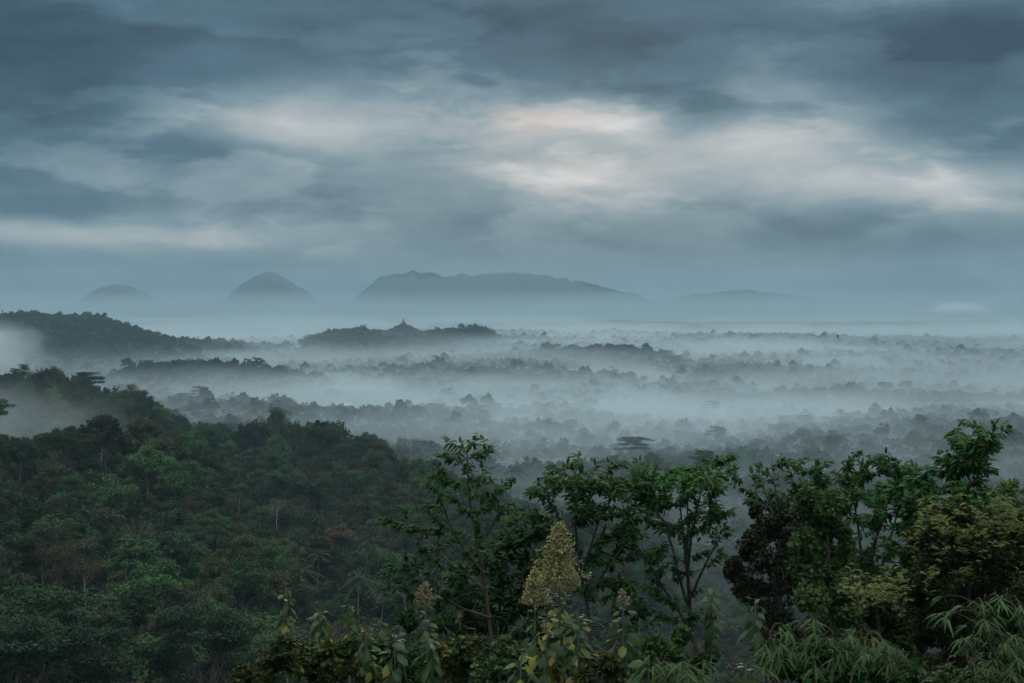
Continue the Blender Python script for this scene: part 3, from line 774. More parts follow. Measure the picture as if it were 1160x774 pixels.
for (x, y), z in zip(near_pts, NEAR_Z):
    px = HX + F * x / y
    if y < 260 and px > 330: 
        if rnd.random() < 0.35: continue
    if not keep_clear(x, y) or on_lot(x, y): continue
    if y > 600 and px > 560 and float(vopen(x / 90, y / 90)) < 0.22: continue
    v = float(vsel(x / 45, y / 45)); cc = float(vcol(x / 38 + 7, y / 38)); q = rnd.random()
    if q < 0.10 + 0.3 * (v > 0.62): kind = 'sparse_tree'
    elif q < 0.20 + 0.18 * (v < 0.35): kind = 'bamboo_clump' if y < 620 or rnd.random() < .3 else 'broadleaf_tree'
    elif q > 0.93 and y > 330 and px > 250: kind = 'palm_tree'
    elif q > 0.965: kind = 'umbrella_tree'
    elif px > 560 and q > 0.86: kind = 'palm_tree'
    else: kind = 'broadleaf_tree'
    cs = COLS[kind]
    if kind == 'broadleaf_tree':
        w = [0.34, 0.34, 0.05 + 0.14 * (cc > .68), 0.20, 0.06 + 0.16 * (cc < .3)]
    elif kind == 'sparse_tree': w = [0.5, 0.35, 0.15]
    else: w = [1.0] + [0.35] * (len(cs) - 1)
    colr = rnd.choices([c_[0] for c_ in cs], w)[0]
    s = (0.72 + 0.62 * rnd.random() ** 1.3) * (1.3 if rnd.random() < .07 else 1) + (0.3 * rnd.random() if y > 700 else 0)
    if kind == 'palm_tree': s = 0.8 + 0.25 * rnd.random()
    var = rnd.randrange(len(PM[kind])); s = clear_view(kind, x, y, z, var, s)
    if s < 0.36: continue
    place(kind, float(x), float(y), colr, var, s, z=float(z))
# what shows: front-to-back sweep over columns of the view
colbuf = np.full(1500, 900.0)
for i in range(1500):
    if i - 150 > 1010: colbuf[i] = 575
    elif i - 150 > 835: colbuf[i] = 600
    elif i - 150 > 798: colbuf[i] = 765
    elif i - 150 > 690: colbuf[i] = 700
    elif i - 150 > 590: colbuf[i] = 640
    elif i - 150 > 400: colbuf[i] = 705
    elif i - 150 > 260: colbuf[i] = 745
order = sorted(cand, key=lambda c: c['y'])
for c in order:
    px, pyt = proj(c['x'], c['y'], c['z'] + PH[c['kind']][c['var']] * c['s'])
    hw = 4.0 * c['s'] / c['y'] * F
    i0 = int(max(0, px - hw + 150)); i1 = int(min(1499, px + hw + 150))
    c['px'], c['pyt'], c['hw'] = px, pyt, hw
    if i1 <= i0 or px < -hw or px > 1160 + hw: c['vis'] = 0; continue
    seg = colbuf[i0:i1 + 1]; gain = np.maximum(seg - pyt, 0).mean()
    full = F * 8 * c['s'] / c['y']
    c['vis'] = float(min(gain, full)) * hw * 2
    colbuf[i0:i1 + 1] = np.minimum(seg, pyt + full * 0.25 if not c['special'] else pyt)
indiv = []
for kind in PM:
    L = [c for c in cand if c['kind'] == kind]
    L.sort(key=lambda c: (-1e9 if c['special'] else 0) - c['vis'])
    keep = [c for c in L if c['special'] or c['vis'] > 12][:{'broadleaf_tree': 300, 'sparse_tree': 220}.get(kind, 150)]
    for c in keep: c['ind'] = True
    indiv += keep

# ---- labels: by look, then by the nearest landmark
LANDS = [(312, 600, 'the tall pale-trunked palm'), (268, 585, 'the leaning bare trunk'), (98, 655, 'the white-trunked tree'), (190, 512, 'the bright green crown pair'),
         (361, 490, 'the small flat-topped tree'), (396, 512, 'the wide flat-topped tree'), (384, 552, 'the very dark rounded tree'), (386, 590, 'the orange-blossomed tree'),
         (262, 680, 'the broad flat-tiered tree'), (60, 700, 'the bottom left tiered tree'), (205, 740, 'the arching bamboo'), (30, 480, 'the near ridge top'),
         (250, 475, 'the middle ridge end'), (20, 425, 'the middle ridge top'), (120, 445, 'the middle of the second ridge'), (584, 500, 'the clear-standing misty palm'), (719, 495, 'the hazy flat-topped tree'),
         (530, 520, 'the slender sapling top'), (850, 560, 'the gap between foreground trees'), (950, 480, 'the distant flat-topped pair'), (1090, 500, 'the tall right foreground tree'),
         (20, 560, 'the left edge of the slope'), (155, 590, 'the soft green bamboo clump'), (430, 640, 'the coconut palms behind the teaks'), (440, 560, 'the right shoulder of the slope'),
         (20, 620, 'the lower left edge'), (160, 640, 'the olive bamboo'), (330, 650, 'the yellow teak shoot'), (206, 555, 'the brown bare-branched tree'), (660, 520, 'the pink misty roofs')]
ORD = ['', 'second ', 'third ', 'fourth ', 'fifth ', 'sixth ', 'seventh ', 'eighth ', 'ninth ', 'tenth ', 'eleventh ', 'twelfth ', 'thirteenth ', 'fourteenth ', 'fifteenth ', 'sixteenth ', 'seventeenth ', 'eighteenth ', 'nineteenth ', 'twentieth ']
CN = {k: dict(v) for k, v in COLS.items()}
bag = {}
for c in indiv:
    if c['special']: continue
    py = c['pyt'] + c['hw'] * 0.8
    j = min(range(len(LANDS)), key=lambda q: (LANDS[q][0] - c['px']) ** 2 + 1.6 * (LANDS[q][1] - py) ** 2)
    dx_, dy_ = c['px'] - LANDS[j][0], py - LANDS[j][1]
    if abs(dx_) > abs(dy_) * 1.3: w = 'right of' if dx_ > 0 else 'left of'
    else: w = 'below' if dy_ > 0 else 'above'
    c['key'] = (CN[c['kind']].get(c['col'], 'green'), NOUN[c['kind']], w, LANDS[j][2]); c['ld'] = math.hypot(dx_, dy_)
    bag.setdefault(c['key'], []).append(c)
for key, L in bag.items():
    L.sort(key=lambda c: c['ld'])
    for i, c in enumerate(L):
        o_ = ORD[i] if i < len(ORD) else 'far '
        c['label'] = f"{o_}{key[0]} {key[1]} {key[2]} {key[3]}" if o_ else f"nearest {key[0]} {key[1]} {key[2]} {key[3]}"
for c in indiv:
    e = empty(c['kind'], (c['x'], c['y'], c['z']), c['rz']); e.scale = (c['s'],) * 3
    if c['kind'] == 'sparse_tree' and not c['bark'] and rnd.random() < .3: c['bark'] = 'pale_bark'
    tag(e, c['special'] or c['label'], SHORT[c['kind']], GROUP[c['kind']])
    cm, tm = PM[c['kind']][c['var']]
    o = link('crown', cm, e); o.material_slots[0].link = 'OBJECT'; o.material_slots[0].material = M[c['col']]
    t = link('trunk', tm, e)
    if c['bark']: t.material_slots[0].link = 'OBJECT'; t.material_slots[0].material = M[c['bark']]

# ---- the mass of the far forest: one object of countless trees
fc = bpy.data.collections.new('forest_kinds')     # sources only, not linked to the scene
def far_src(name, lv, mat):
    if isinstance(lv, tuple):       # crown and trunk in one mesh for the mass
        lv, tb = lv; a = lv.mesh(name, M[mat]); b = tb.mesh(name + '_t', M['bark'])
        bmx = bmesh.new(); bmx.from_mesh(a); n = len(bmx.faces); bmx.from_mesh(b); bmx.faces.ensure_lookup_table()
        for f in bmx.faces[n:]: f.material_index = 1
        bmx.to_mesh(a); bmx.free(); a.materials.append(M['bark']); bpy.data.meshes.remove(b)
    else: a = lv.mesh(name, M[mat])
    o = bpy.data.objects.new(name, a); fc.objects.link(o)
FAR = []
for i in range(5): FAR.append(tree_broadleaf(600 + i, h=(11, 13, 14, 10, 15)[i], rad=(5, 5.5, 4.5, 6.0, 5)[i], n_cl=28, per=60, size=0.85, lobes=4))
FAR.append(tree_palm(610, h=13, n_fr=13, leaflets=12)); FAR.append(tree_umbrella(611, h=15, per=14, size=1.0)); FAR.append(tree_conifer(612, n=420, size=1.0))
FAR.append(clump_bamboo(613, per=22, size=0.9))
for i in range(2):       # a grove of a dozen crowns for the farthest ground
    lv = Leaves(); r_ = np.random.default_rng(700 + i)
    for k in range(12):
        cx, cy_, hh = r_.uniform(-17, 17), r_.uniform(-17, 17), r_.uniform(7, 14)
        clump_leaves(lv, (cx, cy_, hh * 0.62), hh * 0.42, 80, 1.9, r_)
    FAR.append(lv)
for i in range(2):       # undergrowth
    lv = Leaves(); r_ = np.random.default_rng(720 + i)
    for k in range(5): clump_leaves(lv, (r_.uniform(-2.5, 2.5), r_.uniform(-2.5, 2.5), r_.uniform(0.5, 2.2)), r_.uniform(1.2, 2.0), 60, 0.6, r_)
    FAR.append(lv)
for i, lv in enumerate(FAR): far_src('kind_%02d' % i, lv, 'under' if i >= 11 else 'far')
pts = []; ids = []; rz = []; scs = []
for c in cand:
    if c.get('ind'): continue
    k = {'broadleaf_tree': rnd.randrange(5), 'palm_tree': 5, 'umbrella_tree': 6, 'sparse_tree': rnd.randrange(5), 'bamboo_clump': 8}[c['kind']]
    pts.append((c['x'], c['y'], c['z'])); ids.append(k); rz.append(c['rz']); scs.append(c['s'] * (0.75 if c['kind'] == 'sparse_tree' else 1))
X, Y = fan_points(150, 1300, 4.6); Z = height(X, Y)
for x, y, z in zip(X, Y, Z):
    pts.append((x, y, z)); ids.append(11 + rnd.randrange(2)); rz.append(rnd.random() * 6.28); scs.append(0.7 + 0.6 * rnd.random())
vo = VNoise(40); vk = VNoise(41)
for r0, r1, st in ((1300, 2300, 10.5), (2300, 4400, 11.5)):
    X, Y = fan_points(r0, r1, st); Z = height(X, Y)
    op = vo(X / 210, Y / 260) * 0.6 + vk(X / 75, Y / 95) * 0.4
    for x, y, z, o_ in zip(X, Y, Z, op):
        if (o_ < 0.40 and z < 14) or on_lot(x, y): continue
        pxx = HX + F * x / y
        q = rnd.random()
        k = rnd.randrange(5)
        if z < 18 and q > 0.86: k = 5
        elif q < 0.03: k = 6
        if y > 2400 and pxx < 330 and z > 25 and q < .45: k = 7
        if z > 22:      # closed canopy on the ridges
            pts.append((x + rnd.uniform(-6, 6), y + rnd.uniform(-6, 6), z - .5)); ids.append(rnd.randrange(5)); rz.append(rnd.random() * 6.28); scs.append(0.75 + 0.3 * rnd.random())
        pts.append((x, y, z - .3)); ids.append(k); rz.append(rnd.random() * 6.28)
        scs.append((0.62 + 0.62 * rnd.random() ** 1.6) * (1.5 if rnd.random() < .05 else 1) * (.8 if k == 7 else 1.0 if z < 22 else 1.08))
X, Y = fan_points(4400, 11500, 30); Z = height(X, Y)
op = vo(X / 330, Y / 420) * 0.6 + vk(X / 120, Y / 150) * 0.4
for x, y, z, o_ in zip(X, Y, Z, op):
    if o_ < 0.46 or on_lot(x, y): continue
    pts.append((x, y, z)); ids.append(9 + rnd.randrange(2)); rz.append(rnd.random() * 6.28); scs.append(0.8 + 0.6 * rnd.random())
me = bpy.data.meshes.new('forest'); me.from_pydata(pts, [], [])
for nm, ty, da in (('kind_index', 'INT', ids), ('turn', 'FLOAT', rz), ('size', 'FLOAT', scs)):
    a = me.attributes.new(nm, ty, 'POINT'); a.data.foreach_set('value', np.asarray(da, np.int32 if ty == 'INT' else np.float32))
fo = link('forest', me); tag(fo, 'dense tropical forest of countless trees spreading over the misty plain', kind='stuff')
ng = bpy.data.node_groups.new('forest_spread', 'GeometryNodeTree')
ng.interface.new_socket('Geometry', in_out='INPUT', socket_type='NodeSocketGeometry')
ng.interface.new_socket('Geometry', in_out='OUTPUT', socket_type='NodeSocketGeometry')
N = ng.nodes.new; K = ng.links.new
gi, go = N('NodeGroupInput'), N('NodeGroupOutput')
mp = N('GeometryNodeMeshToPoints'); ip = N('GeometryNodeInstanceOnPoints'); ci = N('GeometryNodeCollectionInfo')
ci.inputs[0].default_value = fc; ci.inputs[1].default_value = True; ci.inputs[2].default_value = True
K(gi.outputs[0], mp.inputs[0]); K(mp.outputs[0], ip.inputs['Points']); K(ci.outputs[0], ip.inputs['Instance'])
ip.inputs['Pick Instance'].default_value = True
def nat(name, ty):
    x = N('GeometryNodeInputNamedAttribute'); x.data_type = ty; x.inputs[0].default_value = name; return x.outputs[0]
K(nat('kind_index', 'INT'), ip.inputs['Instance Index'])
cx_ = N('ShaderNodeCombineXYZ'); K(nat('turn', 'FLOAT'), cx_.inputs[2]); K(cx_.outputs[0], ip.inputs['Rotation'])
K(nat('size', 'FLOAT'), ip.inputs['Scale']); K(ip.outputs[0], go.inputs[0])
md = fo.modifiers.new('forest_spread', 'NODES'); md.node_group = ng
print('INDIV', len(indiv), 'CAND', len(cand), 'FOREST', len(pts), {k: sum(c['kind'] == k for c in indiv) for k in PM})
# ---------------------------------------------------------------- foreground plants
M['sap'] = leaf_mat('glossy_dark_leaves', (0.008, 0.032, 0.010), (0.028, 0.090, 0.019), (0.14, 0.10, 0.03), vary=0.06, transl=0.3, rough=0.6, spec=0.12)
M['sap2'] = leaf_mat('glossy_green_leaves', (0.010, 0.042, 0.012), (0.036, 0.112, 0.023), (0.12, 0.11, 0.03), vary=0.06, transl=0.3, rough=0.6, spec=0.12)
M['redbrown'] = leaf_mat('reddish_dark_leaves', (0.012, 0.022, 0.010), (0.036, 0.040, 0.019), (0.08, 0.055, 0.035), vary=0.05, transl=0.2, rough=0.5)
M['feather'] = leaf_mat('feathery_green_leaves', (0.026, 0.060, 0.020), (0.078, 0.130, 0.048), (0.12, 0.14, 0.06), vary=0.05, transl=0.3)
M['bush'] = leaf_mat('small_olive_leaves', (0.014, 0.026, 0.011), (0.046, 0.068, 0.023), (0.09, 0.085, 0.035), vary=0.05, transl=0.3)
M['shoot'] = leaf_mat('yellow_green_shoots', (0.07, 0.095, 0.032), (0.20, 0.235, 0.090), (0.36, 0.33, 0.13), vary=0.04, transl=0.35)
M['bam2'] = leaf_mat('bamboo_leaves', (0.014, 0.040, 0.012), (0.050, 0.100, 0.028), (0.15, 0.13, 0.05), vary=0.05, transl=0.3, rough=0.5, spec=0.16)
M['teak'] = leaf_mat('broad_green_leaves', (0.018, 0.050, 0.020), (0.060, 0.105, 0.030), (0.17, 0.14, 0.04), vary=0.08, transl=0.3, rough=0.5, spec=0.3)
M['teaky'] = leaf_mat('yellowing_broad_leaves', (0.07, 0.10, 0.02), (0.24, 0.21, 0.03), (0.18, 0.10, 0.035), vary=0.08, transl=0.35, rough=0.45, spec=0.4)
M['panicle'] = leaf_mat('cream_olive_florets', (0.14, 0.14, 0.058), (0.34, 0.32, 0.155), (0.44, 0.40, 0.25), vary=0.05, transl=0.25)
M['dry'] = leaf_mat('dry_pinkish_florets', (0.16, 0.13, 0.075), (0.30, 0.26, 0.17), (0.38, 0.32, 0.24), vary=0.05, transl=0.2)
M['scrub'] = leaf_mat('scrub_leaves', (0.016, 0.034, 0.012), (0.058, 0.078, 0.026), (0.20, 0.16, 0.05), vary=0.25, transl=0.25)

FG = 'plants in front at the lookout'
def P3(px, py, y): return np.array(at(px, py, y))
def base_for(px, y):
    x = (px - HX) / F * y
    return np.array([x, y, gz(x, y)])

def skeleton(tb, trunk, targets, r, rad0, rad1, twig=0.012, rise=0.22, limbs=()):
    """trunk polyline plus a branch to every target, each leaving from a nearby lower point"""
    n = 24; t = np.linspace(0, len(trunk) - 1, n)
    T = np.stack([np.interp(t, np.arange(len(trunk)), trunk[:, k]) for k in range(3)], 1)
    T[1:-1] += r.normal(0, rad0 * 0.08, (n - 2, 3))
    tb.add(T, rad0, rad1, 7)
    S = T.copy(); SR = np.linspace(rad0, rad1, n)
    for lm in limbs:
        m = 12; t = np.linspace(0, len(lm) - 1, m); Q = np.stack([np.interp(t, np.arange(len(lm)), lm[:, k]) for k in range(3)], 1)
        ra = rad0 * 0.55; tb.add(Q, ra, 0.014, 5); S = np.concatenate([S, Q]); SR = np.concatenate([SR, np.linspace(ra, .014, m)])
    ends = []
    tgt = np.asarray(targets)
    order = np.argsort(np.min(np.linalg.norm(tgt[:, None] - T[None], axis=2), axis=1))
    for i in order:
        c = tgt[i]; v = c - S; dd = np.linalg.norm(v, axis=1)
        need = S[:, 2] - (c[2] - rise * dd)
        cost = dd * (1 + 0.0) + np.maximum(need, 0) * 3.0 + (dd < 0.12) * 1.0
        j = int(np.argmin(cost)); a = S[j]; L = dd[j]
        m = 7; u = np.linspace(0, 1, m)[:, None]
        C = a + (c - a) * u
        C[:, 2] -= 0.10 * L * np.sin(u[:, 0] * math.pi)
        C[1:-1] += r.normal(0, 0.018 * L + 0.004, (m - 2, 3))
        r0 = min(SR[j] * 0.75, 0.012 + 0.016 * L); tb.add(C, max(r0, twig), twig * 0.6, 4)
        S = np.concatenate([S, C[2:]]); SR = np.concatenate([SR, np.linspace(r0, twig, m)[2:]])
        e = C[-1] - C[-3]; ends.append((C[-1], e / (np.linalg.norm(e) + 1e-9)))
    return ends

def spray(lv, c, e, r, n=15, L=0.24, wr=0.36, span=0.38, droop=0.55, tint=0.5, odd=0.01):
    """leaves in a loose whorl round the last part of a twig, hanging outward"""
    e = norm(e * np.array([1, 1, 0.6])); s = norm(np.cross(e, (0, 0, 1)))
    if not np.isfinite(s).all() or np.linalg.norm(s) < .1: s = np.array([1., 0, 0])
    t = r.random(n) ** 0.7
    P = c + e * ((t - 0.75) * span)[:, None] + r.normal(0, 0.025, (n, 3))
    a = r.random(n) * 2 * math.pi
    up = np.cross(s, e)
    rad = np.cos(a)[:, None] * s + np.sin(a)[:, None] * up * 0.55
    D = norm(rad + e * (0.25 + 0.8 * t)[:, None] + np.array([0, 0, -droop]) * (0.6 + 0.8 * r.random(n))[:, None])
    N = norm(np.array([0, 0, 1.0]) + rad * 0.35 + r.normal(0, .25, (n, 3)))
    LL = L * (0.65 + 0.5 * r.random(n))
    T = np.clip(tint + r.normal(0, 0.22, n), 0, 0.9); T = np.where(r.random(n) < odd, 1.0, T)
    lv.add(P, D, N, LL, LL * wr, T)

def spray_tree(name, label, cat, trunk, depth, whorls=(), pads=(), mat='sap', seed=1, rad0=0.07, rad1=0.02, L=0.24, wr=0.36, n=15,
               deep=0.9, bark='dark_bark', droop=0.55, tintb=0.0, span=0.42, limbs=()):
    r = np.random.default_rng(seed)
    b = base_for(trunk[0][0], depth)
    tr = np.array([b] + [P3(px, py, depth) for px, py in trunk])
    tr[1:, 1] += r.normal(0, 0.12, len(tr) - 1)
    C = []
    for px, py in whorls:
        p = P3(px, py, depth); p[1] += r.normal(0, deep * 0.45); C.append(p)
    for px, py, rx, ry, k in pads:
        sx = rx / F * depth; sy = ry / F * depth; c0 = P3(px, py, depth + r.normal(0, deep * 0.3))
        for _ in range(int(k * 1.2)):
            q = np.array([r.uniform(-1, 1) * 1.18, r.uniform(-1, 1), r.normal(0, .38)])
            C.append(c0 + q * np.array([sx, max(sx * 0.8, deep * .5), sy]) - np.array([0, 0, 0.55 * sy * q[0] ** 2]))
    tb = Tubes(); lv = Leaves()
    LM = []
    for lm in limbs:
        q = np.array([P3(px, py, depth) for px, py in lm]); q[:, 1] += np.linspace(0, r.normal(0, deep * .7), len(q)); LM.append(q)
    ends = skeleton(tb, tr, C, r, rad0, rad1, limbs=LM)
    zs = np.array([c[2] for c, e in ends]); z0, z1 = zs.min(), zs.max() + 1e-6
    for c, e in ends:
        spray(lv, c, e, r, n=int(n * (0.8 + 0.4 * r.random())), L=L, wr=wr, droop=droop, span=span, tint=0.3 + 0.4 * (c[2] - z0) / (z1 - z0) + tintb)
    return finish(name, label, cat, b, lv, tb, M[mat], M[bark], LEAF)
def finish(name, label, cat, b, lv, tb, lm, bm, tmpl, group=FG, crown='crown', trunk='trunk'):
    e = empty(name, tuple(b)); tag(e, label, cat, group)
    for q in lv.P: q -= b
    for i in range(len(tb.V)): tb.V[i] = tb.V[i] - b
    link(crown, lv.mesh(name + '_' + crown, lm, tmpl), e)
    if tb.V: link(trunk, tb.mesh(name + '_' + trunk, bm), e)
    return e, b

# slender sapling, centre left
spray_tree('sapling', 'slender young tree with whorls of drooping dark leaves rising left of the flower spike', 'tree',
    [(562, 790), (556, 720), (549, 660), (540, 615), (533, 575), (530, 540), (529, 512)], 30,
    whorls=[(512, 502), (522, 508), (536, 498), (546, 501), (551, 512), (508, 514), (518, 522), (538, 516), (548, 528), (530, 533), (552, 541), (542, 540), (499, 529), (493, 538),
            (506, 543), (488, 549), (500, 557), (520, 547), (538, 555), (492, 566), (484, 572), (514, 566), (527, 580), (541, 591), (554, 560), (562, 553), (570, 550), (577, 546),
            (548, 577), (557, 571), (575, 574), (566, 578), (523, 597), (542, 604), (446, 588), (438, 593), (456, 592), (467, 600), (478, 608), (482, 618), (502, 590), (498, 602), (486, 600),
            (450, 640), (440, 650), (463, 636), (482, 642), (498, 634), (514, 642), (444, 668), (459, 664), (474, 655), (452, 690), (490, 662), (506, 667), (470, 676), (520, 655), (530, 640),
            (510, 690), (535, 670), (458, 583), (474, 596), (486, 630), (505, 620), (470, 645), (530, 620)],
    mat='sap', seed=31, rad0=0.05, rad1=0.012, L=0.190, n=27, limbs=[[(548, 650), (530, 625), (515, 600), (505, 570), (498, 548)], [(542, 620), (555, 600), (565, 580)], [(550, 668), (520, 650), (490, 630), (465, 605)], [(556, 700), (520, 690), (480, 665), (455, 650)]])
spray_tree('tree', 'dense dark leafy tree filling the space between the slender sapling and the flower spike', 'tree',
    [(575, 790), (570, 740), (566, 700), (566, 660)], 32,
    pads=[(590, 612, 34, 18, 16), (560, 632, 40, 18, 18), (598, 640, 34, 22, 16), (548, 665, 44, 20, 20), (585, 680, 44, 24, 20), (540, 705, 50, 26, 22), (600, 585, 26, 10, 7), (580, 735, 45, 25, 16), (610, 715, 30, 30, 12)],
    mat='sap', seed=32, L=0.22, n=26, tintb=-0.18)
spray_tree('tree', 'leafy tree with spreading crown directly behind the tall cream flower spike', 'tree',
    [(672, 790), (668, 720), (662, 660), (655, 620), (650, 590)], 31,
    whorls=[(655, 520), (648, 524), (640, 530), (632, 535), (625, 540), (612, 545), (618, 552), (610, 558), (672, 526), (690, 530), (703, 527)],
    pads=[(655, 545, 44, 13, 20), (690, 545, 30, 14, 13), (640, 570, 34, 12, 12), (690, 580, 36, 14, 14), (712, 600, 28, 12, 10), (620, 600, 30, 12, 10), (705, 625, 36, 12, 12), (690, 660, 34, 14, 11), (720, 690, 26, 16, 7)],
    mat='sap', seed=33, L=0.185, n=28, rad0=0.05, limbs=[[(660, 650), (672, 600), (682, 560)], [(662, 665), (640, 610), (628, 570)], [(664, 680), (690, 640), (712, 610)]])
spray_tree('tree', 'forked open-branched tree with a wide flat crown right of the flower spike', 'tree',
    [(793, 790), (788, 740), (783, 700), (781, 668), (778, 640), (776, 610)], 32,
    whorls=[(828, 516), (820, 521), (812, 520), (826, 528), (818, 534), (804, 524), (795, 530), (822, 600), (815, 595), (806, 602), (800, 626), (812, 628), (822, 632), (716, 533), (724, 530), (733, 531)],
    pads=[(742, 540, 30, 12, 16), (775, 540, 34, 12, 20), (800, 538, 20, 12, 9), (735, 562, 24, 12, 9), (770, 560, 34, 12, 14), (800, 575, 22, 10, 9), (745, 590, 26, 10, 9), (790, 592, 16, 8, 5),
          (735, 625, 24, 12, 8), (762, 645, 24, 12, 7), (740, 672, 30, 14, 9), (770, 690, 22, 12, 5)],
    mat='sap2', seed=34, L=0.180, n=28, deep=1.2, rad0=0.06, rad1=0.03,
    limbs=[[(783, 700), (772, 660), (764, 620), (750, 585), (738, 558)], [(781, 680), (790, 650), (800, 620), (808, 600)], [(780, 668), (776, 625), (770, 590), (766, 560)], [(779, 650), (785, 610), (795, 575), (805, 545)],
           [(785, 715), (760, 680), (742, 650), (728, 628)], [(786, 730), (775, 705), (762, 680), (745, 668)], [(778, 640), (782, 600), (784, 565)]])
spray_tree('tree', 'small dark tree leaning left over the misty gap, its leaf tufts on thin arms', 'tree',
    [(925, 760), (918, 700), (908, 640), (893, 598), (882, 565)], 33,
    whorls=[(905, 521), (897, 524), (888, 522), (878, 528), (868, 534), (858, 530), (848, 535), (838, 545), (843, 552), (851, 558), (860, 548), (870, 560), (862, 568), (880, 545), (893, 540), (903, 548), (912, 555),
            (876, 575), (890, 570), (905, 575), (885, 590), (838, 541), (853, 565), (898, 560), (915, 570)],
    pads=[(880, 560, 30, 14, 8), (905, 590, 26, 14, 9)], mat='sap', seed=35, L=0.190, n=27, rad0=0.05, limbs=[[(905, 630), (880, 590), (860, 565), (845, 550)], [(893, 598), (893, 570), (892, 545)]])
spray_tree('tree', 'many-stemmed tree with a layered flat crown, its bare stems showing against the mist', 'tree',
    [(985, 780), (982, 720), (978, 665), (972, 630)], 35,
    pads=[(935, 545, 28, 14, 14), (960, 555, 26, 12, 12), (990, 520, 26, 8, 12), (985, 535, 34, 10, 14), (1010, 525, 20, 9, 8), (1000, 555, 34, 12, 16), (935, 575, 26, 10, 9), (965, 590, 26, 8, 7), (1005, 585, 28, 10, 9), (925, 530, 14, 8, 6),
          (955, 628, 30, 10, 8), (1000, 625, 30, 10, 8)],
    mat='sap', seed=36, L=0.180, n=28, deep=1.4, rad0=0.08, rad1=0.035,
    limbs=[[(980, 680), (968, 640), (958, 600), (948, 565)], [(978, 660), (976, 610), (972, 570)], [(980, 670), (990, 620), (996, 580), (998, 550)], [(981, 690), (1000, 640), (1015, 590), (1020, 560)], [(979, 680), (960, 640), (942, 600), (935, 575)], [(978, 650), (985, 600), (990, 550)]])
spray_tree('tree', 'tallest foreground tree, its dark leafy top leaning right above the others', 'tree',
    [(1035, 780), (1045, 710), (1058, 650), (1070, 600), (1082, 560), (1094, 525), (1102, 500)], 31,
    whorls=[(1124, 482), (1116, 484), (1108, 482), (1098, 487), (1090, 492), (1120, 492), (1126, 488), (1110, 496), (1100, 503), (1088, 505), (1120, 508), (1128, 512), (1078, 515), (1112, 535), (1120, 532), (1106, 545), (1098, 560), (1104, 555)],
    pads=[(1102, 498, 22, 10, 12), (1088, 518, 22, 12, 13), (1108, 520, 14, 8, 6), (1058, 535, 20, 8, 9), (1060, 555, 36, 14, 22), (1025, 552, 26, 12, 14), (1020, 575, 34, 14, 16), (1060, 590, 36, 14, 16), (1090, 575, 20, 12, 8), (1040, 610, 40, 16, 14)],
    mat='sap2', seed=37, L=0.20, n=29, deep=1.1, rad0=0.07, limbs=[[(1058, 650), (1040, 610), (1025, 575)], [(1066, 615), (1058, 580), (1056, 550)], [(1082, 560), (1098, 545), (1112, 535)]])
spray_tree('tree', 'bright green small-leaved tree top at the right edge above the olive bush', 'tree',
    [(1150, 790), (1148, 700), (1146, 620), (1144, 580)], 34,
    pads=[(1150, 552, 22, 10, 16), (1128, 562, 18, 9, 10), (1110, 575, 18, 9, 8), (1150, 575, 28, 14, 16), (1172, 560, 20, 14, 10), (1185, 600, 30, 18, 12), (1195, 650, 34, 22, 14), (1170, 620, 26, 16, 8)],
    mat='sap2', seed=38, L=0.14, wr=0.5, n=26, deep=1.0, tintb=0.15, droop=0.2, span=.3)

def clump_tree(name, label, cat, trunk, depth, clumps, mat, seed, size=0.13, per=420, bark='dark_bark', rad0=0.08, tmpl=RHOMB, deep=1.0, sub=7, flat=0.8, up=0.35, twigs=()):
    """crown of soft clumps: (px, py, radius in px), each broken into smaller tufts"""
    r = np.random.default_rng(seed); b = base_for(trunk[0][0], depth)
    tr = np.array([b] + [P3(px, py, depth) for px, py in trunk])
    tb = Tubes(); lv = Leaves(); C = []
    for px, py, R_ in clumps:
        rr = R_ / F * depth; c0 = P3(px, py, depth + r.normal(0, deep * .5))
        for _ in range(sub):
            dd = rdir(1, r)[0]; c = c0 + dd * rr * 0.62 * np.array([1, 1, .8]); C.append(c)
            clump_leaves(lv, c, rr * (0.34 + .22 * r.random()), int(per / sub), size, r, flat=flat, up=up, tint=0.15 + 0.6 * r.random() ** 1.3)
    skeleton(tb, tr, C[::2] + [np.asarray(q) for q in twigs], r, rad0, 0.02)
    return finish(name, label, cat, b, lv, tb, M[mat], M[bark], tmpl)
clump_tree('tree', 'reddish dark tree with small rounded leaves left of the feathery green tree', 'tree', [(885, 790), (884, 700), (880, 640), (885, 600)], 31,
    [(893, 580, 20), (875, 592, 18), (862, 608, 18), (885, 610, 24), (905, 605, 22), (850, 625, 16), (868, 635, 24), (895, 640, 28), (838, 650, 18), (858, 662, 24), (885, 675, 28), (843, 675, 16), (870, 700, 26), (900, 705, 26),
     (832, 640, 9), (905, 665, 24), (880, 735, 28), (856, 580, 6)], 'redbrown', 41, size=0.085, per=750)
clump_tree('tree', 'feathery mid-green tree with fine hanging foliage in front of the reddish tree', 'tree', [(948, 790), (946, 720), (940, 660), (938, 610)], 28,
    [(920, 562, 14), (938, 572, 14), (953, 572, 9), (925, 590, 18), (945, 598, 16), (912, 612, 16), (935, 622, 22), (953, 630, 16), (915, 645, 20), (942, 655, 24), (958, 665, 16), (920, 680, 22), (950, 690, 24), (935, 715, 24), (960, 615, 6), (905, 575, 10)],
    'feather', 42, size=0.10, per=1000, deep=.6, up=-0.1, flat=1.1)
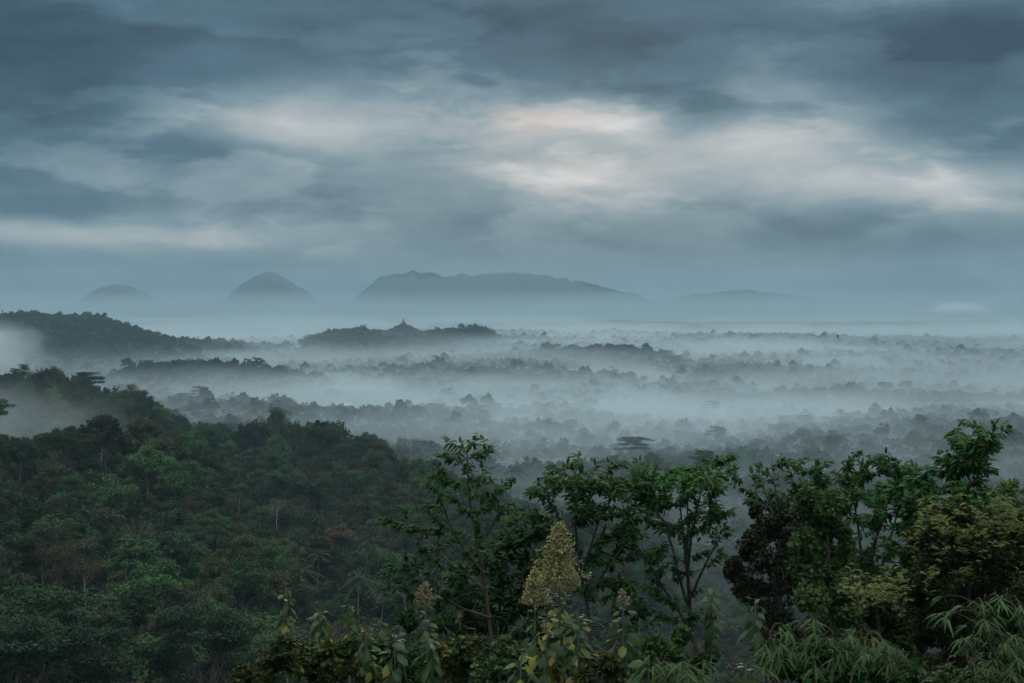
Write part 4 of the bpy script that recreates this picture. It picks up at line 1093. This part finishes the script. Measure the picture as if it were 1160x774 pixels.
clump_tree('tree', 'dark dense tree behind the feathery one, below the many-stemmed crown', 'tree', [(1000, 790), (998, 720), (996, 680), (995, 650)], 36,
    [(985, 655, 22), (1010, 650, 22), (1005, 665, 26), (1035, 645, 24), (980, 670, 26), (1010, 685, 28), (1035, 675, 26), (990, 705, 28), (960, 700, 24), (1055, 630, 22), (1060, 655, 28)], 'sap', 43, size=0.15, per=560)
e_, b_ = clump_tree('bush', 'big rounded olive bush tipped with yellow-green shoots at the right edge', 'bush', [(1105, 790), (1100, 740), (1098, 690), (1098, 650)], 25,
    [(1062, 588, 20), (1088, 584, 22), (1112, 596, 24), (1140, 590, 24), (1160, 600, 24), (1045, 606, 20), (1070, 615, 28), (1100, 625, 32), (1135, 628, 32), (1165, 640, 30), (1040, 632, 22), (1060, 650, 30), (1090, 665, 34), (1130, 670, 34),
     (1165, 690, 34), (1050, 685, 28), (1080, 710, 34), (1120, 715, 36), (1160, 735, 36), (1045, 725, 26), (1030, 665, 16), (1090, 755, 34), (1050, 760, 30), (1135, 765, 34), (1030, 700, 18)], 'bush', 44, size=0.075, per=1700, deep=.9, sub=9)
def shoots(parent, b, spots, depth, seed, n=14):
    r = np.random.default_rng(seed); lv = Leaves()
    for px, py in spots:
        c = P3(px + r.normal(0, 3), py + r.normal(0, 3), depth + r.normal(0, .35)) - b
        for _ in range(n // 2):
            a = r.random() * 6.28; h = np.array([math.cos(a), math.sin(a), 0.1 + 1.3 * r.random()]); h = norm(h); L = 0.07 + .10 * r.random()
            c = c + r.normal(0, 0.05, 3)
            t = np.linspace(0.15, 1, 7)
            C = c + h * (L * t)[:, None] - np.array([0, 0, 1]) * (0.35 * L * t ** 2)[:, None]
            s = norm(np.cross(h, (0, 0, 1)))
            for sg in (-1, 1):
                lv.add(C, norm(s * sg + h * .5 + r.normal(0, .35, 3)), norm(np.array([0, 0, 1]) + r.normal(0, .5, 3)), 0.036, 0.017, np.clip(0.5 + r.normal(0, .25, 7), 0, 1))
    link('shoots', lv.mesh('bush_shoots', M['shoot']), parent)
r_ = np.random.default_rng(77)
sp = [(1045 + r_.random() * 115, 572 + r_.random() * 26) for _ in range(70)] + [(1034 + r_.random() * 60, 600 + r_.random() * 55) for _ in range(55)] + [(1090 + r_.random() * 70, 600 + r_.random() * 50) for _ in range(28)]
shoots(e_, b_, sp, 24.3, 5)
e_, b_ = clump_tree('bush', 'smaller dark bush with pale yellow-green tips left of the big olive bush', 'bush', [(1000, 790), (998, 740), (995, 700)], 24,
    [(975, 665, 12), (990, 672, 16), (1005, 690, 20), (985, 700, 18), (1015, 712, 22), (975, 725, 20), (1000, 740, 26), (1025, 750, 22), (965, 755, 20)], 'bush', 45, size=0.075, per=1000, deep=.5)
shoots(e_, b_, [(960 + r_.random() * 60, 652 + r_.random() * 40) for _ in range(42)], 23.6, 6)

# bamboo with drooping fans of narrow leaves
def bamboo(label, depth, stems, fans, seed, L=0.24, nl=6):
    r = np.random.default_rng(seed); tb = Tubes(); lv = Leaves()
    b = base_for(stems[0][0][0], depth)
    S = []
    for st in stems:
        p0 = base_for(st[0][0], depth); pts = np.array([p0] + [P3(px, py, depth + r.normal(0, .15)) for px, py in st])
        n = 20; t = np.linspace(0, len(pts) - 1, n); T = np.stack([np.interp(t, np.arange(len(pts)), pts[:, k]) for k in range(3)], 1)
        tb.add(T, 0.028, 0.006, 6); S.append(T)
    S = np.concatenate(S)
    for px, py in fans:
        c = P3(px, py, depth + r.normal(0, .35)); j = int(np.argmin(np.linalg.norm(S - c, axis=1) + np.maximum(S[:, 2] - c[2], 0)))
        C = curve(S[j], c, sag=0.08, n=5, r=r); tb.add(C, 0.006, 0.003, 3); e = norm(C[-1] - C[0] + 1e-6)
        k = nl + r.integers(-1, 3); a = np.linspace(-1.25, 1.25, k) + r.normal(0, .12, k)
        h = norm(np.array([e[0], e[1], 0]) + r.normal(0, .35, 3) * (1, 1, 0)); s = np.cross(h, (0, 0, 1))
        D = norm(h * np.cos(a)[:, None] + s * np.sin(a)[:, None] + np.array([0, 0, -0.55]) + r.normal(0, .12, (k, 3)))
        N = norm(np.array([0, 0, 1.0]) + r.normal(0, .3, (k, 3)))
        LL = L * (0.7 + .5 * r.random(k))
        lv.add(np.repeat(c[None], k, 0) + r.normal(0, .012, (k, 3)), D, N, LL, LL * 0.135, np.where(r.random(k) < .03, 1.0, np.clip(.45 + r.normal(0, .25, k), 0, .9)))
    return finish('bamboo', label, 'bamboo', b, lv, tb, M['bam2'], M['culm'], LANCE, crown='leaves', trunk='stem')
r_ = np.random.default_rng(88)
fans = []
for _ in range(74):
    px = r_.uniform(862, 1045); top = np.interp(px, [862, 880, 905, 930, 955, 985, 1010, 1045], [720, 706, 694, 700, 716, 706, 728, 750]); fans.append((px, top + abs(r_.normal(0, 1)) * 30))
bamboo('broad thicket of bamboo with drooping narrow leaves along the lower right edge', 20,
       [[(900, 790), (885, 750), (872, 718)], [(925, 790), (920, 740), (905, 700)], [(960, 790), (970, 745), (985, 712)], [(1000, 790), (1010, 760), (1030, 740)], [(940, 790), (945, 750), (945, 705)], [(880, 790), (866, 760), (858, 745)]], fans, 51)
fans = [(1098 + r_.normal(0, 22) + i * 1.2, 676 + i * 3.2) for i in range(34)] + [(r_.uniform(1095, 1165), r_.uniform(672, 774)) for _ in range(26)]
bamboo('bamboo sprig with pale hanging fans of leaves before the dark right-hand bush', 18,
       [[(1150, 800), (1130, 750), (1112, 710), (1118, 680)], [(1175, 800), (1165, 740), (1150, 690), (1140, 672)], [(1120, 800), (1105, 765), (1095, 750)]], fans, 52, L=0.23)
fans = [(r_.uniform(725, 800), np.interp(0, [0, 1], [748, 748]) + abs(r_.normal(0, 14))) for _ in range(34)]
bamboo('low bamboo leaves at the lower edge below the forked tree', 19, [[(760, 800), (755, 775), (750, 755)], [(790, 800), (785, 770), (778, 752)]], fans, 53, L=0.28)

# teak shoots: upright stems hung with broad leaves, some with a flower head
def teak(label, px, top, depth, n_pairs=9, L=0.36, yellow=0.0, flower=None, seed=1, wid=1.0, tall=90, lean=0):
    r = np.random.default_rng(seed); b = base_for(px, depth)
    tp = P3(px + lean, top, depth); tb = Tubes(); lv = Leaves(); ly = Leaves()
    T = np.array([b + (tp - b) * t + np.array([0.08 * math.sin(t * 5 + seed), 0, 0]) * (1 - t) for t in np.linspace(0, 1, 10)])
    tb.add(T, 0.035, 0.012, 6)
    H = tall / F * depth
    for k in range(n_pairs):
        u = k / max(1, n_pairs - 1); z = tp[2] - H * u - 0.02; c = np.array([tp[0] + (b[0] - tp[0]) * (H * u) / max(.5, tp[2] - b[2]), depth, z])
        a0 = k * 1.57 + r.normal(0, .25)
        for j in range(3):
            a = a0 + j * 2.1 + r.normal(0, .2); h = np.array([math.cos(a), math.sin(a), 0])
            s = L * (0.55 + 0.5 * min(1, u * 2.2)) * (0.5 + .75 * r.random())
            st = c + h * 0.05 * wid * (1 + u); D = norm(h * (0.9 - .35 * u) * wid + np.array([0, 0, 0.25 - 1.25 * min(1, .25 + u)]) + r.normal(0, .28, 3))
            tgt = ly if r.random() < yellow else lv
            tgt.add([st], D, norm(h * .9 + np.array([0, 0, .8]) + r.normal(0, .4, 3)), s, s * (0.55 + .12 * r.random()), [min(.9, max(0, .45 + r.normal(0, .28)))])
    e, b = finish('teak_sapling', label, 'sapling', b, lv, tb, M['teak'], M['bark'], LEAF, crown='leaves', trunk='stem')
    if ly.P:
        for q in ly.P: q -= b
        o = link('leaves', ly.mesh('teak_yellow_leaves', M['teaky'], LEAF), e); o['label'] = 'yellowing leaves'
    if flower:
        w, h, mt, n = flower    # width and height in px
        fl = Leaves(); ft = Tubes(); c0 = tp - b; hh = h / F * depth; ww = w / F * depth
        ft.add(curve(c0 - (0, 0, .1), c0 + (0, 0, hh), n=4), 0.012, 0.004, 5)
        nb = int(12 + h * 1.1)
        for k in range(nb):
            u = (k + r.random()) / nb; a = k * 2.4; rr = ww * (1 - u) ** 0.75 * (0.35 + .85 * r.random()) * min(1, .55 + 3 * u)
            s0 = c0 + np.array([0, 0, hh * u * 0.93]); en = s0 + np.array([math.cos(a) * rr, math.sin(a) * rr, 0.30 * rr + .03])
            ft.add(curve(s0, en, sag=.02, n=4), 0.006, 0.002, 3)
            m = max(3, int(n / nb)); t = 0.30 + .75 * r.random(m) ** .6
            P = s0 + (en - s0) * t[:, None] + rdir(m, r) * (0.018 + 0.07 * ww * t)[:, None] * (.3 + r.random(m))[:, None] * 1.3
            fl.add(P, rdir(m, r), rdir(m, r), 0.032 * (.7 + .8 * r.random(m)), 0.026, np.clip(r.normal(.5, .25, m), 0, 1))
        fo_ = link('flower_head', fl.mesh('flower_head', M[mt]), e); link('stalk', ft.mesh('stalk', M['bark']), fo_)
    return e
teak('tall teak sapling topped by a big cream flower spike, broad leaves yellowing below', 634, 672, 22, n_pairs=36, L=0.22, yellow=0.42, flower=(33, 80, 'panicle', 4800), seed=61, tall=116, wid=1.5)
teak('green and yellow teak shoot pressed against the tall flowering sapling, on its left', 618, 700, 21.5, n_pairs=16, L=0.24, yellow=0.35, seed=91, tall=80, wid=1.3)
teak('green and yellow teak shoot pressed against the tall flowering sapling, on its right', 655, 694, 21.5, n_pairs=16, L=0.23, yellow=0.35, seed=92, tall=85, wid=1.3)
teak('second flowering teak stem with a paler spike, left behind the tall cream one', 606, 690, 23, n_pairs=5, L=0.28, yellow=0.3, flower=(22, 46, 'panicle', 1500), seed=62, tall=60)
teak('leafy light green teak sapling right of the tall cream flower spike', 706, 684, 22, n_pairs=16, L=0.23, yellow=0.06, flower=(8, 12, 'dry', 160), seed=63, tall=95, wid=1.1)
teak('narrow teak sapling with leaves hanging in a column beside the forked tree', 806, 664, 25, n_pairs=13, L=0.24, yellow=0.04, seed=64, tall=62, wid=.7)
teak('teak sapling with a dry beige flower tuft under the slender young tree', 482, 686, 26, n_pairs=10, L=0.26, yellow=0.06, flower=(12, 24, 'dry', 700), seed=65, tall=80)
teak('short teak shoot left of the one with a dry beige tuft, its leaves curling', 431, 700, 25, n_pairs=7, L=0.2, yellow=0.12, seed=66, tall=32, wid=1.0)
teak('broad-leaved teak sapling with big drooping leaves at the lower edge, left of its twin', 447, 718, 21, n_pairs=17, L=0.25, yellow=0.05, seed=67, tall=60, wid=1.0)
teak('broad-leaved teak sapling with big drooping leaves at the lower edge, right of its twin', 486, 720, 21, n_pairs=17, L=0.25, yellow=0.04, seed=68, tall=60, wid=1.0)
teak('green teak sapling before the reddish dark tree', 856, 678, 24, n_pairs=6, L=0.26, yellow=0.05, seed=69, tall=34)
teak('tilted teak shoot with bright yellow upper leaves over the tiered trees', 336, 668, 27, n_pairs=10, L=0.19, yellow=0.55, seed=70, tall=42, lean=-12, wid=.8)
teak('dark tufted teak shoot on a pale stem right of the yellow-leaved shoot', 362, 692, 26, n_pairs=10, L=0.19, yellow=0.04, seed=71, tall=26)
teak('drooping-leaved teak below the yellow-leaved shoot', 328, 712, 24, n_pairs=14, L=0.22, yellow=0.06, seed=72, tall=44, wid=1.2)
teak('small upright teak shoot right of the pale-stemmed shoot, short and dark', 395, 684, 27, n_pairs=7, L=0.18, yellow=0.1, seed=73, tall=20)
teak('low teak sapling with few pale leaves near the lower edge left of the tall spike', 590, 742, 21, n_pairs=6, L=0.28, yellow=0.15, seed=74, tall=40)
teak('glossy low teak sapling right of the foot of the tall spike', 735, 742, 20, n_pairs=6, L=0.28, yellow=0.1, seed=75, tall=34)
teak('light green teak sapling at the lower edge left of the bamboo thicket', 845, 752, 19, n_pairs=5, L=0.34, yellow=0.05, seed=76, tall=30, wid=1.2)
teak('yellow-leaved teak shoot at the lower edge left of the twin broad-leaved saplings', 415, 712, 23, n_pairs=14, L=0.18, yellow=0.35, seed=77, tall=46)

# scrub along the lookout's edge
def scrub(label, clumps, depth, seed, mat='scrub', size=0.095, per=620, name='shrub'):
    r = np.random.default_rng(seed + 500)
    tw = [P3(px + r.normal(0, R_ * .7), py - R_ * (0.9 + 0.9 * r.random()), depth + r.normal(0, .3)) for px, py, R_ in clumps for _ in range(2)]
    clumps = [(px + r.normal(0, 3), py + r.normal(0, 5), R_ * r.uniform(.6, 1.1)) for px, py, R_ in clumps]
    return clump_tree(name, label, 'shrub', [(clumps[0][0], 795), (clumps[0][0], clumps[0][1] + 8)], depth, clumps, mat, seed, size=size, per=per, rad0=0.03, deep=.6, tmpl=LEAF, sub=6, twigs=tw)
scrub('olive-brown shrub at the lower edge under the drooping teak', [(310, 752, 20), (285, 760, 16), (270, 768, 12), (335, 755, 22), (300, 770, 20), (325, 735, 14)], 23, 81)
scrub('brownish shrub with yellow leaves in the dip between the two teak groups', [(385, 745, 20), (365, 735, 18), (405, 755, 20), (350, 752, 20), (380, 768, 22), (400, 728, 14), (362, 765, 20)], 24, 82)
scrub('dry brown shrub beneath the dry beige flower tuft', [(520, 742, 20), (500, 735, 14), (540, 752, 20), (515, 764, 22), (535, 728, 12)], 24, 83)
scrub('mottled green shrub left of the foot of the tall cream spike', [(570, 752, 20), (552, 762, 18), (595, 760, 20), (575, 735, 14), (610, 765, 18)], 23, 84, mat='teak')
scrub('low yellow-green shrub right of the foot of the tall cream spike', [(680, 760, 16), (665, 768, 16), (700, 768, 18), (690, 748, 12)], 21, 85)
scrub('dark low shrub beneath the forked tree', [(760, 742, 18), (740, 728, 14), (775, 728, 14), (730, 752, 18), (790, 750, 16), (810, 748, 16)], 26, 86, mat='sap')
scrub('dark tangled shrub behind the broad bamboo thicket', [(880, 735, 18), (905, 740, 20), (935, 735, 20), (965, 745, 20), (900, 760, 22), (930, 765, 22), (960, 768, 22), (1000, 765, 22), (1030, 765, 20), (870, 760, 18)], 21.5, 89, mat='sap')
scrub('green shrub in the lower right corner under the bamboo sprig', [(1075, 765, 18), (1060, 772, 16), (1100, 770, 18)], 20, 87, mat='teak')
scrub('dark scrub between the twin teaks and the brown shrub', [(465, 700, 14), (455, 745, 20), (470, 765, 22), (435, 762, 20), (425, 742, 14)], 25, 88, mat='sap')
# ---------------------------------------------------------------- things built by people, far off in the mist
def plain_mat(name, c1, c2, scale=2.0, rough=0.85):
    m = bpy.data.materials.new(name); m.use_nodes = True
    g = G(m.node_tree); b = m.node_tree.nodes['Principled BSDF']
    p = g.n('ShaderNodeTexCoord').outputs['Object']
    g.put(b.inputs['Base Color'], g.ramp(g.noise(p, scale, 4.0, 0.6), [(0.35, c1), (0.65, c2)])); b.inputs['Roughness'].default_value = rough
    return m
M['stone'] = plain_mat('weathered_dark_stone', (0.035, 0.035, 0.034), (0.08, 0.078, 0.072), 0.4)
M['wall'] = plain_mat('whitewashed_wall', (0.42, 0.41, 0.38), (0.58, 0.57, 0.54), 0.5)
M['tile'] = plain_mat('faded_red_roof_tiles', (0.20, 0.12, 0.09), (0.30, 0.19, 0.15), 1.2)
M['sheet'] = plain_mat('pale_sheet_metal_roof', (0.34, 0.35, 0.36), (0.48, 0.49, 0.50), 0.8, 0.5)
M['window'] = plain_mat('dark_window', (0.02, 0.025, 0.03), (0.04, 0.045, 0.05), 1.0, 0.2)
M['steel'] = plain_mat('dark_painted_steel', (0.05, 0.055, 0.06), (0.09, 0.095, 0.10), 1.0, 0.6)
class Solid:
    def __init__(s): s.bm = bmesh.new()
    def box(s, x0, x1, y0, y1, z0, z1):
        v = [s.bm.verts.new(p) for p in ((x0, y0, z0), (x1, y0, z0), (x1, y1, z0), (x0, y1, z0), (x0, y0, z1), (x1, y0, z1), (x1, y1, z1), (x0, y1, z1))]
        for f in ((0, 3, 2, 1), (4, 5, 6, 7), (0, 1, 5, 4), (1, 2, 6, 5), (2, 3, 7, 6), (3, 0, 4, 7)): s.bm.faces.new([v[i] for i in f])
    def lathe(s, prof, n=10, c=(0, 0), sx=1.0):
        rings = [[s.bm.verts.new((c[0] + r_ * math.cos(2 * math.pi * k / n), c[1] + r_ * math.sin(2 * math.pi * k / n), z)) for k in range(n)] for r_, z in prof]
        for a, b in zip(rings, rings[1:]):
            for k in range(n): s.bm.faces.new((a[k], a[(k + 1) % n], b[(k + 1) % n], b[k]))
        s.bm.faces.new(rings[-1]); s.bm.faces.new(rings[0][::-1])
    def gable(s, x0, x1, y0, y1, z0, h, over=0.6):
        x0 -= over; x1 += over; y0 -= over; y1 += over; ym = (y0 + y1) / 2; t = 0.18
        pr = [(y0, z0), (ym, z0 + h), (y1, z0), (y1, z0 + t), (ym, z0 + h + t), (y0, z0 + t)]
        A = [s.bm.verts.new((x0, y, z)) for y, z in pr]; B = [s.bm.verts.new((x1, y, z)) for y, z in pr]
        for k in range(6): s.bm.faces.new((A[k], A[(k + 1) % 6], B[(k + 1) % 6], B[k]))
        s.bm.faces.new((A[0], A[5], A[4], A[1])); s.bm.faces.new((A[1], A[4], A[3], A[2])); s.bm.faces.new((B[1], B[4], B[5], B[0])); s.bm.faces.new((B[2], B[3], B[4], B[1]))
    def out(s, name, mat, parent):
        bmesh.ops.recalc_face_normals(s.bm, faces=s.bm.faces)
        me = bpy.data.meshes.new(name); s.bm.to_mesh(me); s.bm.free(); me.materials.append(mat); return link(name, me, parent)

# the stepped temple on its hill
TY = 3740.0; TX = (457 - HX) / F * TY
tz = 150 - (380 - HY) / F * TY
tmp = empty('temple', (TX, TY, tz), 0.25)
tag(tmp, 'dark stepped stone temple with a central bell-shaped spire on the wooded hill in the mist', 'temple')
s = Solid()
for k in range(6):
    w = 61 - k * 7.0; z = -4 + k * 3.6
    s.box(-w, w, -w * .72, w * .72, z, z + 3.6 - .01); s.box(-w * .72, w * .72, -w, w, z + .02, z + 3.6)
for k in range(5):       # parapet niches along the edges
    w = 60 - k * 7.0; z = -4 + (k + 1) * 3.6
    for i in range(-6, 7):
        for sg in (-1, 1):
            q = i * w * .7 / 6.5
            s.box(q - 1, q + 1, sg * (w - 1.5) - .8, sg * (w - 1.5) + .8, z, z + 2.4); s.box(sg * (w - 1.5) - .8, sg * (w - 1.5) + .8, q - 1, q + 1, z, z + 2.4)
s.out('terrace', M['stone'], tmp)
s = Solid()
for k, rr in enumerate((24, 19, 14)): s.lathe([(rr, 17.5 + k * 1.6), (rr, 19.2 + k * 1.6)], 28)
s.out('round_platform', M['stone'], tmp)
for rr, n, z in ((21.5, 32, 19.2), (16.5, 24, 20.8), (11.6, 16, 22.4)):
    for k in range(n):
        a = 2 * math.pi * k / n
        if rr == 21.5 and k == 0:
            s = Solid(); s.lathe([(1.7, 0), (1.9, .5), (1.7, 1.8), (1.0, 2.6), (.5, 2.8), (.35, 3.6), (.1, 4.2)], 8); first = s.out('small_stupa', M['stone'], tmp); sm = first
        else: sm = first.copy(); col.objects.link(sm)
        sm.location = (rr * math.cos(a), rr * math.sin(a), z)
s = Solid(); s.lathe([(8.2, 22.3), (8.6, 23.2), (7.8, 24.2), (8.0, 25.6), (7.3, 28.4), (5.6, 30.6), (3.4, 31.6), (2.8, 31.9), (2.8, 33.4), (2.0, 33.8), (1.6, 36.2), (1.0, 39.6), (.4, 42)], 20)
s.out('spire', M['stone'], tmp)
tmp.scale = (0.98, 0.98, 0.98)

# houses
def house(x, y, w, d_, h, roof, turn, label, storeys=1):
    rh = d_ * 0.26; e = empty('house', (x, y, gz(x, y) + 0.2), turn)
    tag(e, label, 'house', 'houses half lost in the mist')
    s = Solid(); s.box(-w / 2, w / 2, -d_ / 2, d_ / 2, -3, h - .01)
    for sx in (-w / 2, w / 2): s.bm.faces.new([s.bm.verts.new(p) for p in ((sx, -d_ / 2, h - .01), (sx, d_ / 2, h - .01), (sx, 0, h + rh - .05))])
    s.out('wall', M['wall'], e)
    s = Solid(); s.gable(-w / 2, w / 2, -d_ / 2, d_ / 2, h, rh); s.out('roof', M[roof], e)
    for fl in range(storeys):
        n = max(2, int(w / 4))
        for k in range(n):
            s = Solid(); cx = -w / 2 + w * (k + .5) / n; zz = 0.9 + fl * 3.0
            s.box(cx - .6, cx + .6, -d_ / 2 - .06, -d_ / 2 + .05, zz, zz + 1.2); s.out('window', M['window'], e)
for h_, (x, y, q) in zip(HOUSES, LOTS): house(x, y, h_[4], h_[5], h_[6], h_[7], h_[8], h_[9], h_[10])

# water tower / mast standing out of the mist
dist = 3300; x = (949 - HX) / F * dist; zt = 150 - (379 - HY) / F * dist; zg = gz(x, dist)
e = empty('water_tower', (x, dist, zg)); tag(e, 'thin dark water tower standing alone above the misty plain at right', 'tower')
s = Solid(); hh = zt - zg
s.lathe([(2.6, hh - 7), (3.2, hh - 6), (3.2, hh - 1.5), (2.0, hh)], 12); s.out('tank', M['steel'], e)
tb_ = Tubes()
for a in range(4):
    ca, sa = math.cos(a * 1.57 + .78), math.sin(a * 1.57 + .78); tb_.add(np.array([(3.4 * ca, 3.4 * sa, -2), (2.2 * ca, 2.2 * sa, hh - 6)]), .35, .3, 5)
for zz in np.arange(5, hh - 7, 6.0):
    q = 3.4 - 1.2 * zz / (hh - 6)
    for a in range(4):
        c0, c1 = a * 1.57 + .78, (a + 1) * 1.57 + .78; tb_.add(np.array([(q * math.cos(c0), q * math.sin(c0), zz), (q * math.cos(c1), q * math.sin(c1), zz)]), .15, .15, 4)
link('frame', tb_.mesh('frame', M['steel']), e)
